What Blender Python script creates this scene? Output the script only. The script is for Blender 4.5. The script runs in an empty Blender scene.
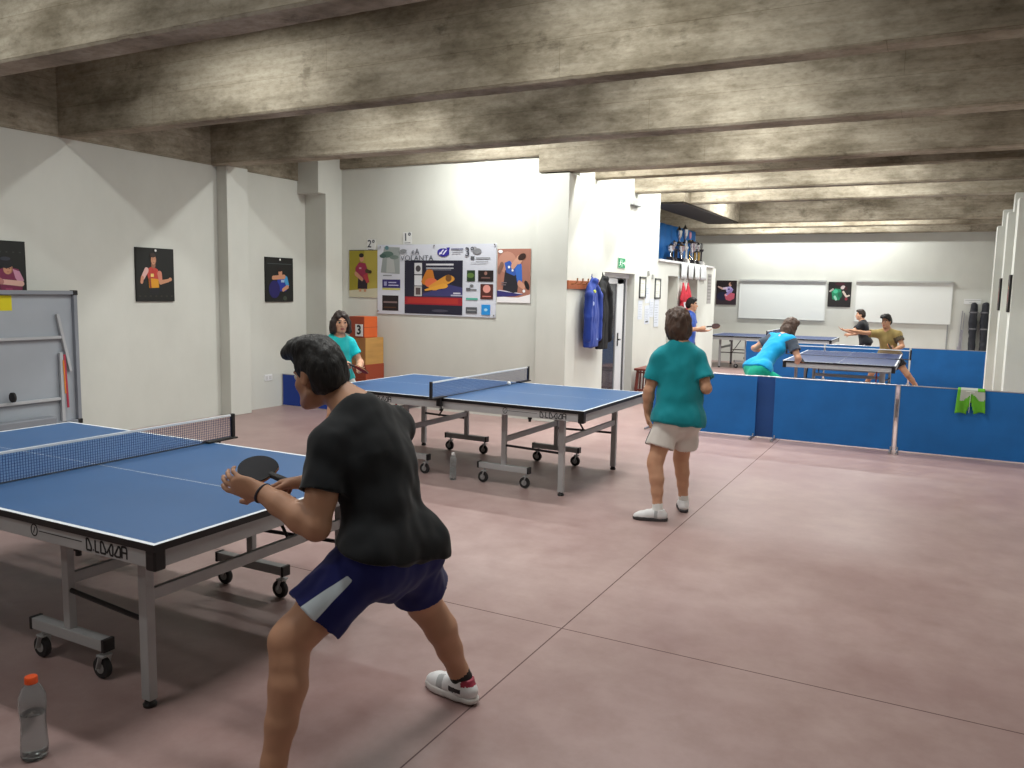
import bpy, bmesh, math, random
import numpy as np
from mathutils import Vector, Matrix, noise
random.seed(7)
SC = bpy.context.scene
COL = SC.collection
R_ = math.radians

# ------------------------------------------------------------------ colour / material
def lin(c):
    return tuple(((x / 12.92) if x <= .04045 else ((x + .055) / 1.055) ** 2.4) for x in c)

def C(r, g, b):
    return lin((r / 255., g / 255., b / 255.))

MATS = {}
def mat(name, col, rough=.5, metal=0., spec=.5, var=0., vscale=20., bump=0., bscale=60., stretch=None, trans=0., ior=1.45, emit=0., sheen=0.):
    if name in MATS:
        return MATS[name]
    m = bpy.data.materials.new(name)
    m.use_nodes = True
    nt = m.node_tree
    b = nt.nodes['Principled BSDF']
    b.inputs['Base Color'].default_value = (*col, 1)
    b.inputs['Roughness'].default_value = rough
    b.inputs['Metallic'].default_value = metal
    b.inputs['Specular IOR Level'].default_value = spec
    b.inputs['Transmission Weight'].default_value = trans
    b.inputs['IOR'].default_value = ior
    if sheen:
        b.inputs['Sheen Weight'].default_value = sheen
    if emit:
        b.inputs['Emission Color'].default_value = (*col, 1)
        b.inputs['Emission Strength'].default_value = emit
    if var or bump:
        tc = nt.nodes.new('ShaderNodeTexCoord')
        mp = nt.nodes.new('ShaderNodeMapping')
        if stretch:
            mp.inputs['Scale'].default_value = stretch
        nt.links.new(tc.outputs['Object'], mp.inputs['Vector'])
    if var:
        n = nt.nodes.new('ShaderNodeTexNoise')
        n.inputs['Scale'].default_value = vscale
        n.inputs['Detail'].default_value = 5
        nt.links.new(mp.outputs[0], n.inputs['Vector'])
        r = nt.nodes.new('ShaderNodeValToRGB')
        r.color_ramp.elements[0].position = .3
        r.color_ramp.elements[1].position = .7
        r.color_ramp.elements[0].color = (*[x * (1 - var) for x in col], 1)
        r.color_ramp.elements[1].color = (*[min(1, x * (1 + var)) for x in col], 1)
        nt.links.new(n.outputs['Fac'], r.inputs['Fac'])
        nt.links.new(r.outputs['Color'], b.inputs['Base Color'])
    if bump:
        n2 = nt.nodes.new('ShaderNodeTexNoise')
        n2.inputs['Scale'].default_value = bscale
        n2.inputs['Detail'].default_value = 4
        nt.links.new(mp.outputs[0], n2.inputs['Vector'])
        bp = nt.nodes.new('ShaderNodeBump')
        bp.inputs['Strength'].default_value = bump
        bp.inputs['Distance'].default_value = .01
        nt.links.new(n2.outputs['Fac'], bp.inputs['Height'])
        nt.links.new(bp.outputs[0], b.inputs['Normal'])
    MATS[name] = m
    return m

def flat(r, g, b, rough=.6):
    return mat('paint_%d_%d_%d' % (r, g, b), C(r, g, b), rough)

# ------------------------------------------------------------------ objects
def link(o, parent=None):
    COL.objects.link(o)
    if parent is not None:
        o.parent = parent
    return o

def tag(o, label, cat, group=None):
    o['label'] = label
    o['category'] = cat
    if group:
        o['group'] = group
    return o

def empty(name, loc=(0, 0, 0), rz=0., label=None, cat=None, group=None):
    o = bpy.data.objects.new(name, None)
    o.empty_display_size = .1
    o.location = loc
    o.rotation_euler = (0, 0, rz)
    COL.objects.link(o)
    if label:
        tag(o, label, cat, group)
    return o

def copy_tree(o, parent=None):
    c = o.copy()
    COL.objects.link(c)
    if parent is not None:
        c.parent = parent
    for ch in list(o.children):
        copy_tree(ch, c)
    return c

class MB:
    """collects solids into one mesh"""
    def __init__(self):
        self.v = []; self.f = []; self.m = []
        self.mi = 0
    def add(self, vs, fs):
        n = len(self.v)
        self.v += [tuple(map(float, p)) for p in vs]
        self.f += [tuple(i + n for i in f) for f in fs]
        self.m += [self.mi] * len(fs)
        return self
    def box(self, lo, hi):
        x0, y0, z0 = lo; x1, y1, z1 = hi
        return self.add([(x0,y0,z0),(x1,y0,z0),(x1,y1,z0),(x0,y1,z0),(x0,y0,z1),(x1,y0,z1),(x1,y1,z1),(x0,y1,z1)],
                        [(0,3,2,1),(4,5,6,7),(0,1,5,4),(1,2,6,5),(2,3,7,6),(3,0,4,7)])
    def bar(self, a, b, w, t=None, up=(0, 0, 1)):
        a = Vector(a); b = Vector(b); t = t or w
        d = (b - a).normalized(); u = Vector(up)
        if abs(d.dot(u)) > .95: u = Vector((1, 0, 0))
        s = d.cross(u).normalized(); u = s.cross(d)
        vs = []
        for p in (a, b):
            for i, j in ((-1,-1),(1,-1),(1,1),(-1,1)):
                vs.append(p + s * (i * w / 2) + u * (j * t / 2))
        return self.add(vs, [(0,1,2,3),(7,6,5,4),(0,4,5,1),(1,5,6,2),(2,6,7,3),(3,7,4,0)])
    def tube(self, pts, r, n=12, cap=True):
        pts = [Vector(p) for p in pts]
        rs = r if isinstance(r, (list, tuple)) else [r] * len(pts)
        prev = None; vs = []
        for i, p in enumerate(pts):
            d = (pts[min(i + 1, len(pts) - 1)] - pts[max(i - 1, 0)]).normalized()
            if prev is None:
                u = Vector((0, 0, 1)) if abs(d.z) < .9 else Vector((1, 0, 0))
                u = (u - d * u.dot(d)).normalized()
            else:
                u = (prev - d * prev.dot(d)).normalized()
            prev = u; s = d.cross(u)
            for k in range(n):
                a = 2 * math.pi * k / n
                vs.append(p + (u * math.cos(a) + s * math.sin(a)) * rs[i])
        fs = []
        for i in range(len(pts) - 1):
            for k in range(n):
                a = i * n + k; b = i * n + (k + 1) % n
                fs.append((a, b, b + n, a + n))
        if cap:
            fs.append(tuple(range(n - 1, -1, -1)))
            fs.append(tuple(range((len(pts) - 1) * n, len(pts) * n)))
        return self.add(vs, fs)
    def lathe(self, prof, c=(0, 0, 0), n=24, axis='z'):
        vs = []; c = Vector(c)
        for r, z in prof:
            for k in range(n):
                a = 2 * math.pi * k / n
                p = (r * math.cos(a), r * math.sin(a), z)
                if axis == 'x': p = (p[2], p[0], p[1])
                if axis == 'y': p = (p[1], p[2], p[0])
                vs.append(c + Vector(p))
        fs = []
        for i in range(len(prof) - 1):
            for k in range(n):
                a = i * n + k; b = i * n + (k + 1) % n
                fs.append((a, b, b + n, a + n))
        fs.append(tuple(range(n - 1, -1, -1)))
        fs.append(tuple(range((len(prof) - 1) * n, len(prof) * n)))
        return self.add(vs, fs)
    def poly(self, pts):
        return self.add(pts, [tuple(range(len(pts)))])
    def prism(self, pts2, z0, z1):
        n = len(pts2)
        vs = [(x, y, z0) for x, y in pts2] + [(x, y, z1) for x, y in pts2]
        fs = [tuple(range(n - 1, -1, -1)), tuple(range(n, 2 * n))]
        for k in range(n):
            fs.append((k, (k + 1) % n, (k + 1) % n + n, k + n))
        return self.add(vs, fs)
    def build(self, name, mats, parent=None, smooth=False, bevel=0., loc=None, fixn=True):
        me = bpy.data.meshes.new(name)
        me.from_pydata(self.v, [], self.f)
        if not isinstance(mats, (list, tuple)): mats = [mats]
        for m in mats: me.materials.append(m)
        me.polygons.foreach_set('material_index', self.m)
        if smooth:
            me.polygons.foreach_set('use_smooth', [True] * len(self.f))
        if fixn:
            bm = bmesh.new(); bm.from_mesh(me)
            bmesh.ops.recalc_face_normals(bm, faces=bm.faces)
            bm.to_mesh(me); bm.free()
        if smooth:
            try: me.set_sharp_from_angle(angle=R_(42))
            except Exception: pass
        me.update()
        o = bpy.data.objects.new(name, me)
        if loc is not None: o.location = loc
        link(o, parent)
        if bevel:
            b = o.modifiers.new('edge', 'BEVEL'); b.width = bevel; b.segments = 2; b.limit_method = 'ANGLE'
        return o

def struct(o):
    o['kind'] = 'structure'
    return o

_TXT = {}
def text_mesh(s, size, bold=0.):
    cu = bpy.data.curves.new('lettering', 'FONT')
    cu.body = s; cu.size = size; cu.offset = bold; cu.resolution_u = 3
    cu.align_x = 'CENTER'; cu.align_y = 'CENTER'
    o = bpy.data.objects.new('lettering', cu)
    COL.objects.link(o)
    bpy.context.view_layer.update()
    me = bpy.data.meshes.new_from_object(o.evaluated_get(bpy.context.evaluated_depsgraph_get()))
    bpy.data.objects.remove(o); bpy.data.curves.remove(cu)
    return me

def frame_matrix(o, u, n):
    """local x = u, local z = n (outward), local y = n x u"""
    u = Vector(u).normalized(); n = Vector(n).normalized(); v = n.cross(u)
    M = Matrix.Identity(4)
    for i in range(3):
        M[i][0] = u[i]; M[i][1] = v[i]; M[i][2] = n[i]; M[i][3] = o[i]
    return M

def set_frame(ob, o, u, n):
    ob.matrix_world = frame_matrix(o, u, n)
    return ob

def lettering(s, size, m, parent, x, y, z, bold=0., sx=1., name='lettering'):
    me = text_mesh(s, size, bold)
    me.materials.append(m)
    ob = bpy.data.objects.new(name, me)
    link(ob, parent)
    ob.location = (x, y, z); ob.scale = (sx, 1, 1)
    return ob

# ------------------------------------------------------------------ flat printed art (shapes in a 0..1 sheet)
def ell(cx, cy, rx, ry, ang=0., n=20):
    c, s = math.cos(R_(ang)), math.sin(R_(ang)); out = []
    for k in range(n):
        a = 2 * math.pi * k / n; x = rx * math.cos(a); y = ry * math.sin(a)
        out.append((cx + c * x - s * y, cy + s * x + c * y))
    return out
def rect(x0, y0, x1, y1):
    return [(x0, y0), (x1, y0), (x1, y1), (x0, y1)]
def limb(p, q, r0, r1, n=8):
    (x0, y0), (x1, y1) = p, q
    a = math.atan2(y1 - y0, x1 - x0); out = []
    for k in range(n + 1):
        t = a + math.pi / 2 + math.pi * k / n; out.append((x0 + r0 * math.cos(t), y0 + r0 * math.sin(t)))
    for k in range(n + 1):
        t = a - math.pi / 2 + math.pi * k / n; out.append((x1 + r1 * math.cos(t), y1 + r1 * math.sin(t)))
    return out

def art(name, parent, W, H, shapes, z=.002, dz=.0004, origin=(0, 0)):
    """printed sheet: coloured shapes on a board of W x H, aspect-true units: x in 0..1 of W, y in 0..1 of H"""
    mb = MB(); mats = []; idx = {}
    for k, (col, pts) in enumerate(shapes):
        if col not in idx:
            idx[col] = len(mats); mats.append(flat(*col))
        mb.mi = idx[col]
        zz = z + dz * k
        mb.poly([(origin[0] + (x - .5) * W, origin[1] + (y - .5) * H, zz) for x, y in pts])
    return mb.build(name, mats, parent, fixn=False)
# ------------------------------------------------------------------ smooth continuous figures (distance field -> surface net)
f32 = np.float32
def V3(*a): return np.array(a, dtype=float)
def nrm(v):
    v = np.asarray(v, float); return v / max(1e-9, np.linalg.norm(v))
def lerp(a, b, t): return np.asarray(a, float) * (1 - t) + np.asarray(b, float) * t

class Field:
    def __init__(s, lo, hi, h):
        s.h = h; s.lo = np.asarray(lo, float)
        s.n = np.ceil((np.asarray(hi, float) - s.lo) / h).astype(int) + 1
        s.F = np.full(s.n, .25, dtype=f32)
    def sub(s, lo, hi):
        a = np.clip(np.floor((np.asarray(lo) - s.lo) / s.h).astype(int), 0, s.n - 1)
        b = np.clip(np.ceil((np.asarray(hi) - s.lo) / s.h).astype(int) + 1, 1, s.n)
        if np.any(b <= a): return None
        sl = tuple(slice(i, j) for i, j in zip(a, b))
        g = [(s.lo[d] + s.h * np.arange(a[d], b[d])).astype(f32) for d in range(3)]
        return sl, (g[0][:, None, None], g[1][None, :, None], g[2][None, None, :])
    def comb(s, sl, d, k, op):
        A = s.F[sl]
        if op == 'u':
            h = np.maximum(k - np.abs(A - d), 0) / max(k, 1e-6)
            s.F[sl] = np.minimum(A, d) - h * h * (k * .25)
        else:
            d = -d
            h = np.maximum(k - np.abs(A - d), 0) / max(k, 1e-6)
            s.F[sl] = np.maximum(A, d) + h * h * (k * .25)
    @staticmethod
    def dcap(G, a, b, ra, rb, n=None, f=1.):
        a = np.asarray(a, float); b = np.asarray(b, float); ab = b - a
        L2 = max(1e-9, ab @ ab)
        q = [G[i] - f32(a[i]) for i in range(3)]
        t = np.clip((q[0] * f32(ab[0]) + q[1] * f32(ab[1]) + q[2] * f32(ab[2])) / f32(L2), 0, 1)
        q = [q[i] - t * f32(ab[i]) for i in range(3)]
        d2 = q[0] ** 2 + q[1] ** 2 + q[2] ** 2
        if n is not None and f != 1.:
            n = np.asarray(n, float); n = n - ab * (n @ ab) / L2; n = nrm(n)
            dn = q[0] * f32(n[0]) + q[1] * f32(n[1]) + q[2] * f32(n[2])
            d2 = d2 + dn * dn * f32(1 / f ** 2 - 1)
            rr = f32(ra) + t * f32(rb - ra)
            return (np.sqrt(d2) - rr) * f32(.5 + .5 * f)
        return np.sqrt(d2) - (f32(ra) + t * f32(rb - ra))
    def cap(s, a, b, ra, rb, k=.015, n=None, f=1., op='u', cuts=(), inner=()):
        m = max(ra, rb) + .04 + k
        r = s.sub(np.minimum(a, b) - m, np.maximum(a, b) + m)
        if r is None: return
        sl, G = r
        d = s.dcap(G, a, b, ra, rb, n, f)
        for p, nn in cuts:
            d = np.maximum(d, (G[0] - f32(p[0])) * f32(nn[0]) + (G[1] - f32(p[1])) * f32(nn[1]) + (G[2] - f32(p[2])) * f32(nn[2]))
        for ia, ib, r0, r1 in inner:
            d = np.maximum(d, -s.dcap(G, ia, ib, r0, r1))
        s.comb(sl, d, k, op)
    def ell(s, c, rad, R=None, k=.015, op='u', cuts=()):
        c = np.asarray(c, float); m = max(rad) + .04 + k
        r = s.sub(c - m, c + m)
        if r is None: return
        sl, G = r
        q = [G[i] - f32(c[i]) for i in range(3)]
        if R is not None:
            q = [q[0] * f32(R[0][j]) + q[1] * f32(R[1][j]) + q[2] * f32(R[2][j]) for j in range(3)]
        k0 = np.sqrt(sum((q[i] / f32(rad[i])) ** 2 for i in range(3)))
        k1 = np.sqrt(sum((q[i] / f32(rad[i] ** 2)) ** 2 for i in range(3))) + f32(1e-6)
        d = k0 * (k0 - 1) / k1
        for p, nn in cuts:
            d = np.maximum(d, (G[0] - f32(p[0])) * f32(nn[0]) + (G[1] - f32(p[1])) * f32(nn[1]) + (G[2] - f32(p[2])) * f32(nn[2]))
        s.comb(sl, d, k, op)
    def cut(s, p, n):
        G = [(s.lo[d] + s.h * np.arange(s.n[d])).astype(f32) for d in range(3)]
        d = (G[0][:, None, None] - f32(p[0])) * f32(n[0]) + (G[1][None, :, None] - f32(p[1])) * f32(n[1]) + (G[2][None, None, :] - f32(p[2])) * f32(n[2])
        s.F = np.maximum(s.F, d)
    def chain(s, pts, k=.012, n=None, f=1., **kw):
        for (a, ra), (b, rb) in zip(pts[:-1], pts[1:]):
            s.cap(a, b, ra, rb, k, n, f, **kw)
    def net(s):
        F = s.F; S = F < 0
        c = np.zeros(np.array(F.shape) - 1, dtype=np.uint8)
        for i in (0, 1):
            for j in (0, 1):
                for l in (0, 1):
                    c += S[i:F.shape[0] - 1 + i, j:F.shape[1] - 1 + j, l:F.shape[2] - 1 + l]
        act = (c > 0) & (c < 8)
        I, J, K = np.nonzero(act)
        nv = len(I)
        idx = np.full(act.shape, -1, dtype=np.int64); idx[I, J, K] = np.arange(nv)
        P = np.zeros((nv, 3)); W = np.zeros(nv)
        cor = [(i, j, l) for i in (0, 1) for j in (0, 1) for l in (0, 1)]
        for a in cor:
            for ax in range(3):
                if a[ax] == 1: continue
                b = list(a); b[ax] = 1
                fa = F[I + a[0], J + a[1], K + a[2]].astype(float); fb = F[I + b[0], J + b[1], K + b[2]].astype(float)
                m = (fa < 0) != (fb < 0)
                t = np.where(m, fa / np.where(m, fa - fb, 1), 0)
                for d in range(3):
                    P[:, d] += np.where(m, a[d] + (t if d == ax else 0), 0)
                W += m
        P /= W[:, None]
        P = s.lo + s.h * (P + np.stack([I, J, K], 1))
        quads = []
        for ax in range(3):
            o1, o2 = [(1, 2), (2, 0), (0, 1)][ax]
            sl0 = [slice(None)] * 3; sl1 = [slice(None)] * 3
            sl0[ax] = slice(0, -1); sl1[ax] = slice(1, None)
            A = S[tuple(sl0)]; B = S[tuple(sl1)]
            E = np.argwhere(A != B)
            ok = (E[:, o1] > 0) & (E[:, o2] > 0) & (E[:, o1] < F.shape[o1] - 1) & (E[:, o2] < F.shape[o2] - 1)
            E = E[ok]
            if not len(E): continue
            ins = A[E[:, 0], E[:, 1], E[:, 2]]
            def cell(d1, d2):
                Q = E.copy(); Q[:, o1] -= d1; Q[:, o2] -= d2
                return idx[Q[:, 0], Q[:, 1], Q[:, 2]]
            q = np.stack([cell(1, 1), cell(0, 1), cell(0, 0), cell(1, 0)], 1)
            q[~ins] = q[~ins][:, ::-1]
            quads.append(q)
        Q = np.concatenate(quads)
        Q = Q[(Q >= 0).all(1)]
        return P, Q

def relax(P, Q, it=2, lam=.5):
    for _ in range(it):
        S = np.zeros_like(P); n = np.zeros(len(P))
        for a, b in ((0, 1), (1, 2), (2, 3), (3, 0)):
            np.add.at(S, Q[:, a], P[Q[:, b]]); np.add.at(n, Q[:, a], 1)
        n[n == 0] = 1
        P = P + lam * (S / n[:, None] - P)
    return P

def normals(P, Q):
    fn = np.cross(P[Q[:, 2]] - P[Q[:, 0]], P[Q[:, 3]] - P[Q[:, 1]])
    N = np.zeros_like(P)
    for a in range(4): np.add.at(N, Q[:, a], fn)
    return N / (np.linalg.norm(N, axis=1)[:, None] + 1e-12)

def wrinkle(P, Q, amp, scale, ax=(1, 1, 1), seed=0.):
    N = normals(P, Q); out = P.copy()
    for i in range(len(P)):
        p = P[i]
        v = noise.noise(Vector((p[0] * scale * ax[0] + seed, p[1] * scale * ax[1] - seed, p[2] * scale * ax[2])))
        v += .5 * noise.noise(Vector((p[0] * scale * 2.1 * ax[0], p[1] * scale * 2.1 * ax[1] + seed, p[2] * scale * 2.1 * ax[2])))
        out[i] += N[i] * (v * amp)
    return out

def net_mesh(name, P, Q, mats, parent=None, region=None, origin=None, attr=None):
    org = np.zeros(3) if origin is None else np.asarray(origin, float)
    used = np.unique(Q); mp = np.zeros(len(P), dtype=np.int64); mp[used] = np.arange(len(used))
    P = P[used]; Q = mp[Q]
    me = bpy.data.meshes.new(name)
    me.from_pydata((P - org).tolist(), [], Q.tolist())
    for m in (mats if isinstance(mats, (list, tuple)) else [mats]): me.materials.append(m)
    if region is not None:
        me.polygons.foreach_set('material_index', region(P[Q].mean(1)).astype(int))
    me.polygons.foreach_set('use_smooth', [True] * len(Q))
    if attr is not None:
        at_ = me.attributes.new('stripe', 'FLOAT', 'POINT'); at_.data.foreach_set('value', attr(P).astype(np.float32))
    me.update()
    o = bpy.data.objects.new(name, me)
    if parent is None: o.location = tuple(org)
    link(o, parent)
    return o

def bounds(pts, m):
    A = np.array(pts, float); return A.min(0) - m, A.max(0) + m

def hand(F, wr, d, n, side, s=1., curl=(25, 30, 25), spread=1., thumb=(.55, .75, .35), k=.004, curls=None):
    """palm, four unequal fingers, thumb. d: towards the fingers, n: out of the palm, side: +1/-1 which edge carries the thumb"""
    wr = np.asarray(wr, float); d = nrm(d); n = nrm(np.asarray(n, float) - d * (np.asarray(n, float) @ d)); l = np.cross(d, n) * side
    R = np.stack([d, l, n], 1)
    F.cap(wr - d * .01 * s, wr + d * .03 * s, .026 * s, .03 * s, .02, n, .62)
    F.ell(wr + d * .05 * s, (.052 * s, .041 * s, .0165 * s), R, .015)
    F.ell(wr + d * .03 * s + l * .024 * s + n * .008 * s, (.032 * s, .017 * s, .016 * s), R, .012)
    L = (.070, .080, .074, .058)
    for i in range(4):
        b = wr + d * (.088 - .004 * abs(i - 1)) * s + l * (1.5 - i) * .0195 * s
        dr = nrm(d + l * (1.5 - i) * .06 * spread)
        cu = curls[i] if curls else curl
        r0 = .0092 * s if i < 3 else .008 * s
        p = b - dr * .015 * s
        ang = 0
        for j, fr in enumerate((.46, .3, .24)):
            ang += cu[j]
            dd = dr * math.cos(R_(ang)) + n * math.sin(R_(ang))
            q = p + dd * (L[i] * fr * s + (.015 * s if j == 0 else 0))
            F.cap(p, q, r0 * (1 - .07 * j), r0 * (1 - .07 * (j + 1)), k)
            p = q
    b = wr + d * .028 * s + l * .03 * s + n * .004 * s
    t1 = nrm(d * thumb[0] + l * thumb[1] + n * thumb[2])
    q = b + t1 * .04 * s
    F.cap(b, q, .0135 * s, .0108 * s, .008)
    t2 = nrm(t1 * .7 + d * .55 + n * .25)
    F.cap(q, q + t2 * .03 * s, .0108 * s, .009 * s, .003)

def head_frame(fwd, up):
    up = nrm(up); fwd = nrm(np.asarray(fwd, float) - up * (np.asarray(fwd, float) @ up)); rt = np.cross(fwd, up)
    return rt, fwd, up

def head(F, c, fwd, up, s=1.):
    rt, fw, up = head_frame(fwd, up); R = np.stack([rt, fw, up], 1)
    def at(x, y, z): return np.asarray(c, float) + (rt * x + fw * y + up * z) * s
    def e(p, r, k=.015, op='u', RR=R): F.ell(at(*p), [q * s for q in r], RR, k, op)
    e((0, -.012, .032), (.073, .094, .086), .02)
    e((0, .028, -.035), (.058, .066, .072), .03)
    e((0, .068, -.088), (.028, .024, .02), .03)
    for q in (-1, 1):
        e((q * .045, .045, -.02), (.022, .026, .022), .02)
        F.cap(at(q * .052, -.005, -.055), at(q * .022, .065, -.09), .02 * s, .017 * s, .02)
    e((0, .082, .03), (.046, .014, .011), .02)
    for q in (-1, 1):
        e((q * .031, .104, .012), (.017, .014, .0105), .01, 's')
    F.cap(at(0, .09, .012), at(0, .109, -.026), .008 * s, .0125 * s, .012)
    for q in (-1, 1): e((q * .012, .1, -.03), (.008, .009, .007), .006)
    e((0, .094, -.055), (.022, .0085, .006), .006)
    e((0, .091, -.066), (.02, .0095, .0065), .006)
    for q in (-1, 1):
        a = R_(20) * q
        rr = rt * math.cos(a) - fw * math.sin(a) * 1; ff = np.cross(up, rr)
        RR = np.stack([rr, ff, up], 1)
        e((q * .077, -.008, -.002), (.009, .019, .031), .006, 'u', RR)
        e((q * .086, -.002, .002), (.006, .010, .017), .005, 's', RR)
    return at, R

def limbs(F, J, s, side, back, ins=0., kl=1.):
    """leg of one side, ins inflates"""
    hip, kn, an = (np.asarray(J[x + side], float) for x in ('hip', 'kn', 'an'))
    Z = s; s = s * kl
    F.chain([(hip, .088 * Z + ins), (lerp(hip, kn, .45), .078 * s + ins), (lerp(hip, kn, .85), .058 * s + ins), (kn, .053 * s + ins)], .02)
    kf = nrm(-np.asarray(back, float))
    F.ell(kn + kf * .010 * s, (.044 * s, .044 * s, .052 * s), None, .05)
    bk = np.asarray(back, float)
    F.chain([(kn, .05 * s), (lerp(kn, an, .15) + bk * .008 * s, .052 * s), (lerp(kn, an, .32) + bk * .015 * s, .053 * s), (lerp(kn, an, .6) + bk * .008 * s, .043 * s), (lerp(kn, an, .88), .034 * s), (an, .036 * s)], .02)

def stripe_cloth(name, c0, c1):
    m = mat(name, C(*c0), .85, spec=.2, sheen=.12)
    nt = m.node_tree; b = nt.nodes['Principled BSDF']
    a = nt.nodes.new('ShaderNodeAttribute'); a.attribute_name = 'stripe'
    r = nt.nodes.new('ShaderNodeMapRange'); r.inputs[1].default_value = -.001; r.inputs[2].default_value = .001
    nt.links.new(a.outputs['Fac'], r.inputs[0])
    x = nt.nodes.new('ShaderNodeMix'); x.data_type = 'RGBA'
    x.inputs[6].default_value = (*C(*c0), 1); x.inputs[7].default_value = (*C(*c1), 1)
    nt.links.new(r.outputs[0], x.inputs[0]); nt.links.new(x.outputs[2], b.inputs['Base Color'])
    return m

def build_person(name, label, J, s, look, h=.008, group=None):
    """J: joints in world metres. look: colours and cut of hair and clothes."""
    J = {k: (np.asarray(v, float) if not isinstance(v, dict) else v) for k, v in J.items()}
    fp, fc = nrm(J['fp']), nrm(J['fc'])
    skin = look['skin']
    pts = [v for k, v in J.items() if isinstance(v, np.ndarray) and v.shape == (3,) and k not in ('fp', 'fc', 'hf', 'hu', 'toeL', 'toeR')]
    lo, hi = bounds(pts, .2 * s + .05)
    lo[2] = max(lo[2], J.get('zmin', np.array(-.02)) if False else -.03)
    F = Field(lo, hi, h)
    pel, wai, che, nec, hd = J['pel'], J['waist'], J['chest'], J['neck'], J['head']
    sp1 = nrm(wai - pel); sp2 = nrm(nec - che)
    tw = look.get('torso', 1.); kl = look.get('limb', 1.)
    F.cap(pel - sp1 * .03 * s, lerp(pel, wai, .5), .150 * s * tw, .138 * s * tw, .04, fp, .66)
    F.cap(lerp(pel, wai, .5), wai, .138 * s * tw, .128 * s * tw, .04, fp, .66)
    F.cap(wai, che, .128 * s * tw, .152 * s * tw, .04, fc, .66)
    top = lerp(che, nec, .72)
    F.cap(che, top, .152 * s * tw, .095 * s, .05, fc, .62)
    for q in 'LR':
        sh = J['sh' + q]
        F.cap(top, sh, .07 * s, .055 * s, .05)
        F.cap(lerp(che, top, .3), sh, .085 * s, .05 * s, .05)
        F.cap(lerp(nec, hd, .12), lerp(nec, sh, .62), .05 * s, .045 * s, .05)
        F.ell(J['hip' + q] - fp * look.get('butt', .055) * s + sp1 * .01, (.088 * s,) * 3, None, .05)
    F.cap(nec, lerp(nec, hd, .75), .058 * s, .052 * s, .03)
    F.cap(lerp(che, nec, .8), lerp(nec, hd, .4), .085 * s, .045 * s, .05)
    at, R = head(F, hd, J['hf'], J['hu'], s * look.get('head', 1.))
    hs = s * look.get('head', 1.)
    for q in 'LR':
        bk = J.get('back' + q, -fp)
        limbs(F, J, s, q, bk, 0., kl)
        an = J['an' + q]; t = nrm(J['toe' + q])
        zf = J.get('fz' + q, np.array(0.))
        F.cap(an, np.array([an[0], an[1], max(.04 * s, an[2] - .05)]) + t * .08 * s, .034 * s, .026 * s, .02)
        sh, el, wr = J['sh' + q], J['el' + q], J['wr' + q]
        F.chain([(sh, .055 * s), (lerp(sh, el, .3), .05 * s * kl), (lerp(sh, el, .65), .044 * s * kl), (el, .039 * s * kl)], .02)
        hn = J['hand' + q]
        F.chain([(el, .039 * s * kl), (lerp(el, wr, .25), .043 * s * kl), (lerp(el, wr, .65), .034 * s * kl), (wr, .026 * s * kl)], .02)
        hand(F, wr, hn['d'], hn['n'], hn['side'], s * look.get('hand', .98), **hn.get('kw', {}))
    P, Q = F.net()
    P = relax(P, Q, 1, .4)
    def region(cn):
        q = (cn - hd) @ R / hs
        out = np.zeros(len(cn))
        lips = ((q[:, 0] / .024) ** 2 + ((q[:, 2] + .061) / .013) ** 2 < 1) & (q[:, 1] > .07)
        out[lips] = 1
        for sg in (-1, 1):
            br = (((q[:, 0] - sg * .033) / .021) ** 2 + ((q[:, 2] - .036) / .0065) ** 2 < 1) & (q[:, 1] > .05)
            out[br] = 2
        for sd in 'LR':
            an = J['an' + sd]; ax = nrm(J['kn' + sd] - an)
            r = cn - an; al = r @ ax
            sock = (al < look.get('sock', .0) * s) & (np.linalg.norm(r, axis=1) < .2 * s)
            out[sock] = 3
        return out
    base = np.array([pel[0], pel[1], 0.])
    body = net_mesh(name, P, Q, [skin, look['lips'], look['hairmat'], look.get('sockmat', skin)], None, region, base)
    tag(body, label, 'person', group)
    # ---- eyes
    for sg in (-1, 1):
        c = at(sg * .031, .0785, .012)
        mb = MB()
        nn, mm = 12, 16
        rt, fw, up = R[:, 0], R[:, 1], R[:, 2]
        prof = [(math.sin(math.pi * i / nn), math.cos(math.pi * i / nn)) for i in range(nn + 1)]
        for i in range(nn):
            mb.mi = 2 if i < 2 else (1 if i < 4 else 0)
            for j in range(mm):
                ps = []
                for ii, jj in ((i, j), (i, j + 1), (i + 1, j + 1), (i + 1, j)):
                    r, z = prof[ii]; a = 2 * math.pi * jj / mm
                    ps.append(tuple(c + (rt * r * math.cos(a) + up * r * math.sin(a) + fw * z) * .0125 * hs - base))
                mb.poly(ps)
        e = mb.build('eye', [mat('eye_white', C(225, 222, 215), .3), mat('eye_iris', C(60, 40, 25), .3), mat('eye_pupil', C(10, 10, 10), .2)], body)
    # ---- hair
    hh = look.get('hair_h', h * .9)
    hl, hu_ = bounds([hd], .3 * hs + .04)
    if look.get('hair_drop'): hl[2] -= look['hair_drop']
    H = Field(hl, hu_, hh)
    for it in look['hair']:
        op = it[0]; p = at(*it[1]); r = [q * hs for q in it[2]]
        RR = R
        if len(it) > 4:
            a = R_(it[4]); RR = np.stack([R[:, 0], R[:, 1] * math.cos(a) + R[:, 2] * math.sin(a), -R[:, 1] * math.sin(a) + R[:, 2] * math.cos(a)], 1)
        H.ell(p, r, RR, it[3], op)
    PH, QH = H.net()
    PH = wrinkle(PH, QH, look.get('hair_amp', .004) * hs, look.get('hair_scale', 38), look.get('hair_ax', (1, 1, .35)), 3.1)
    net_mesh('hair', PH - base, QH, look['hairmat'], body)
    # ---- shirt
    sh_ = look['shirt']
    g = sh_.get('loose', .018)
    G = Field(lo - .03, hi + .03, h)
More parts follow.
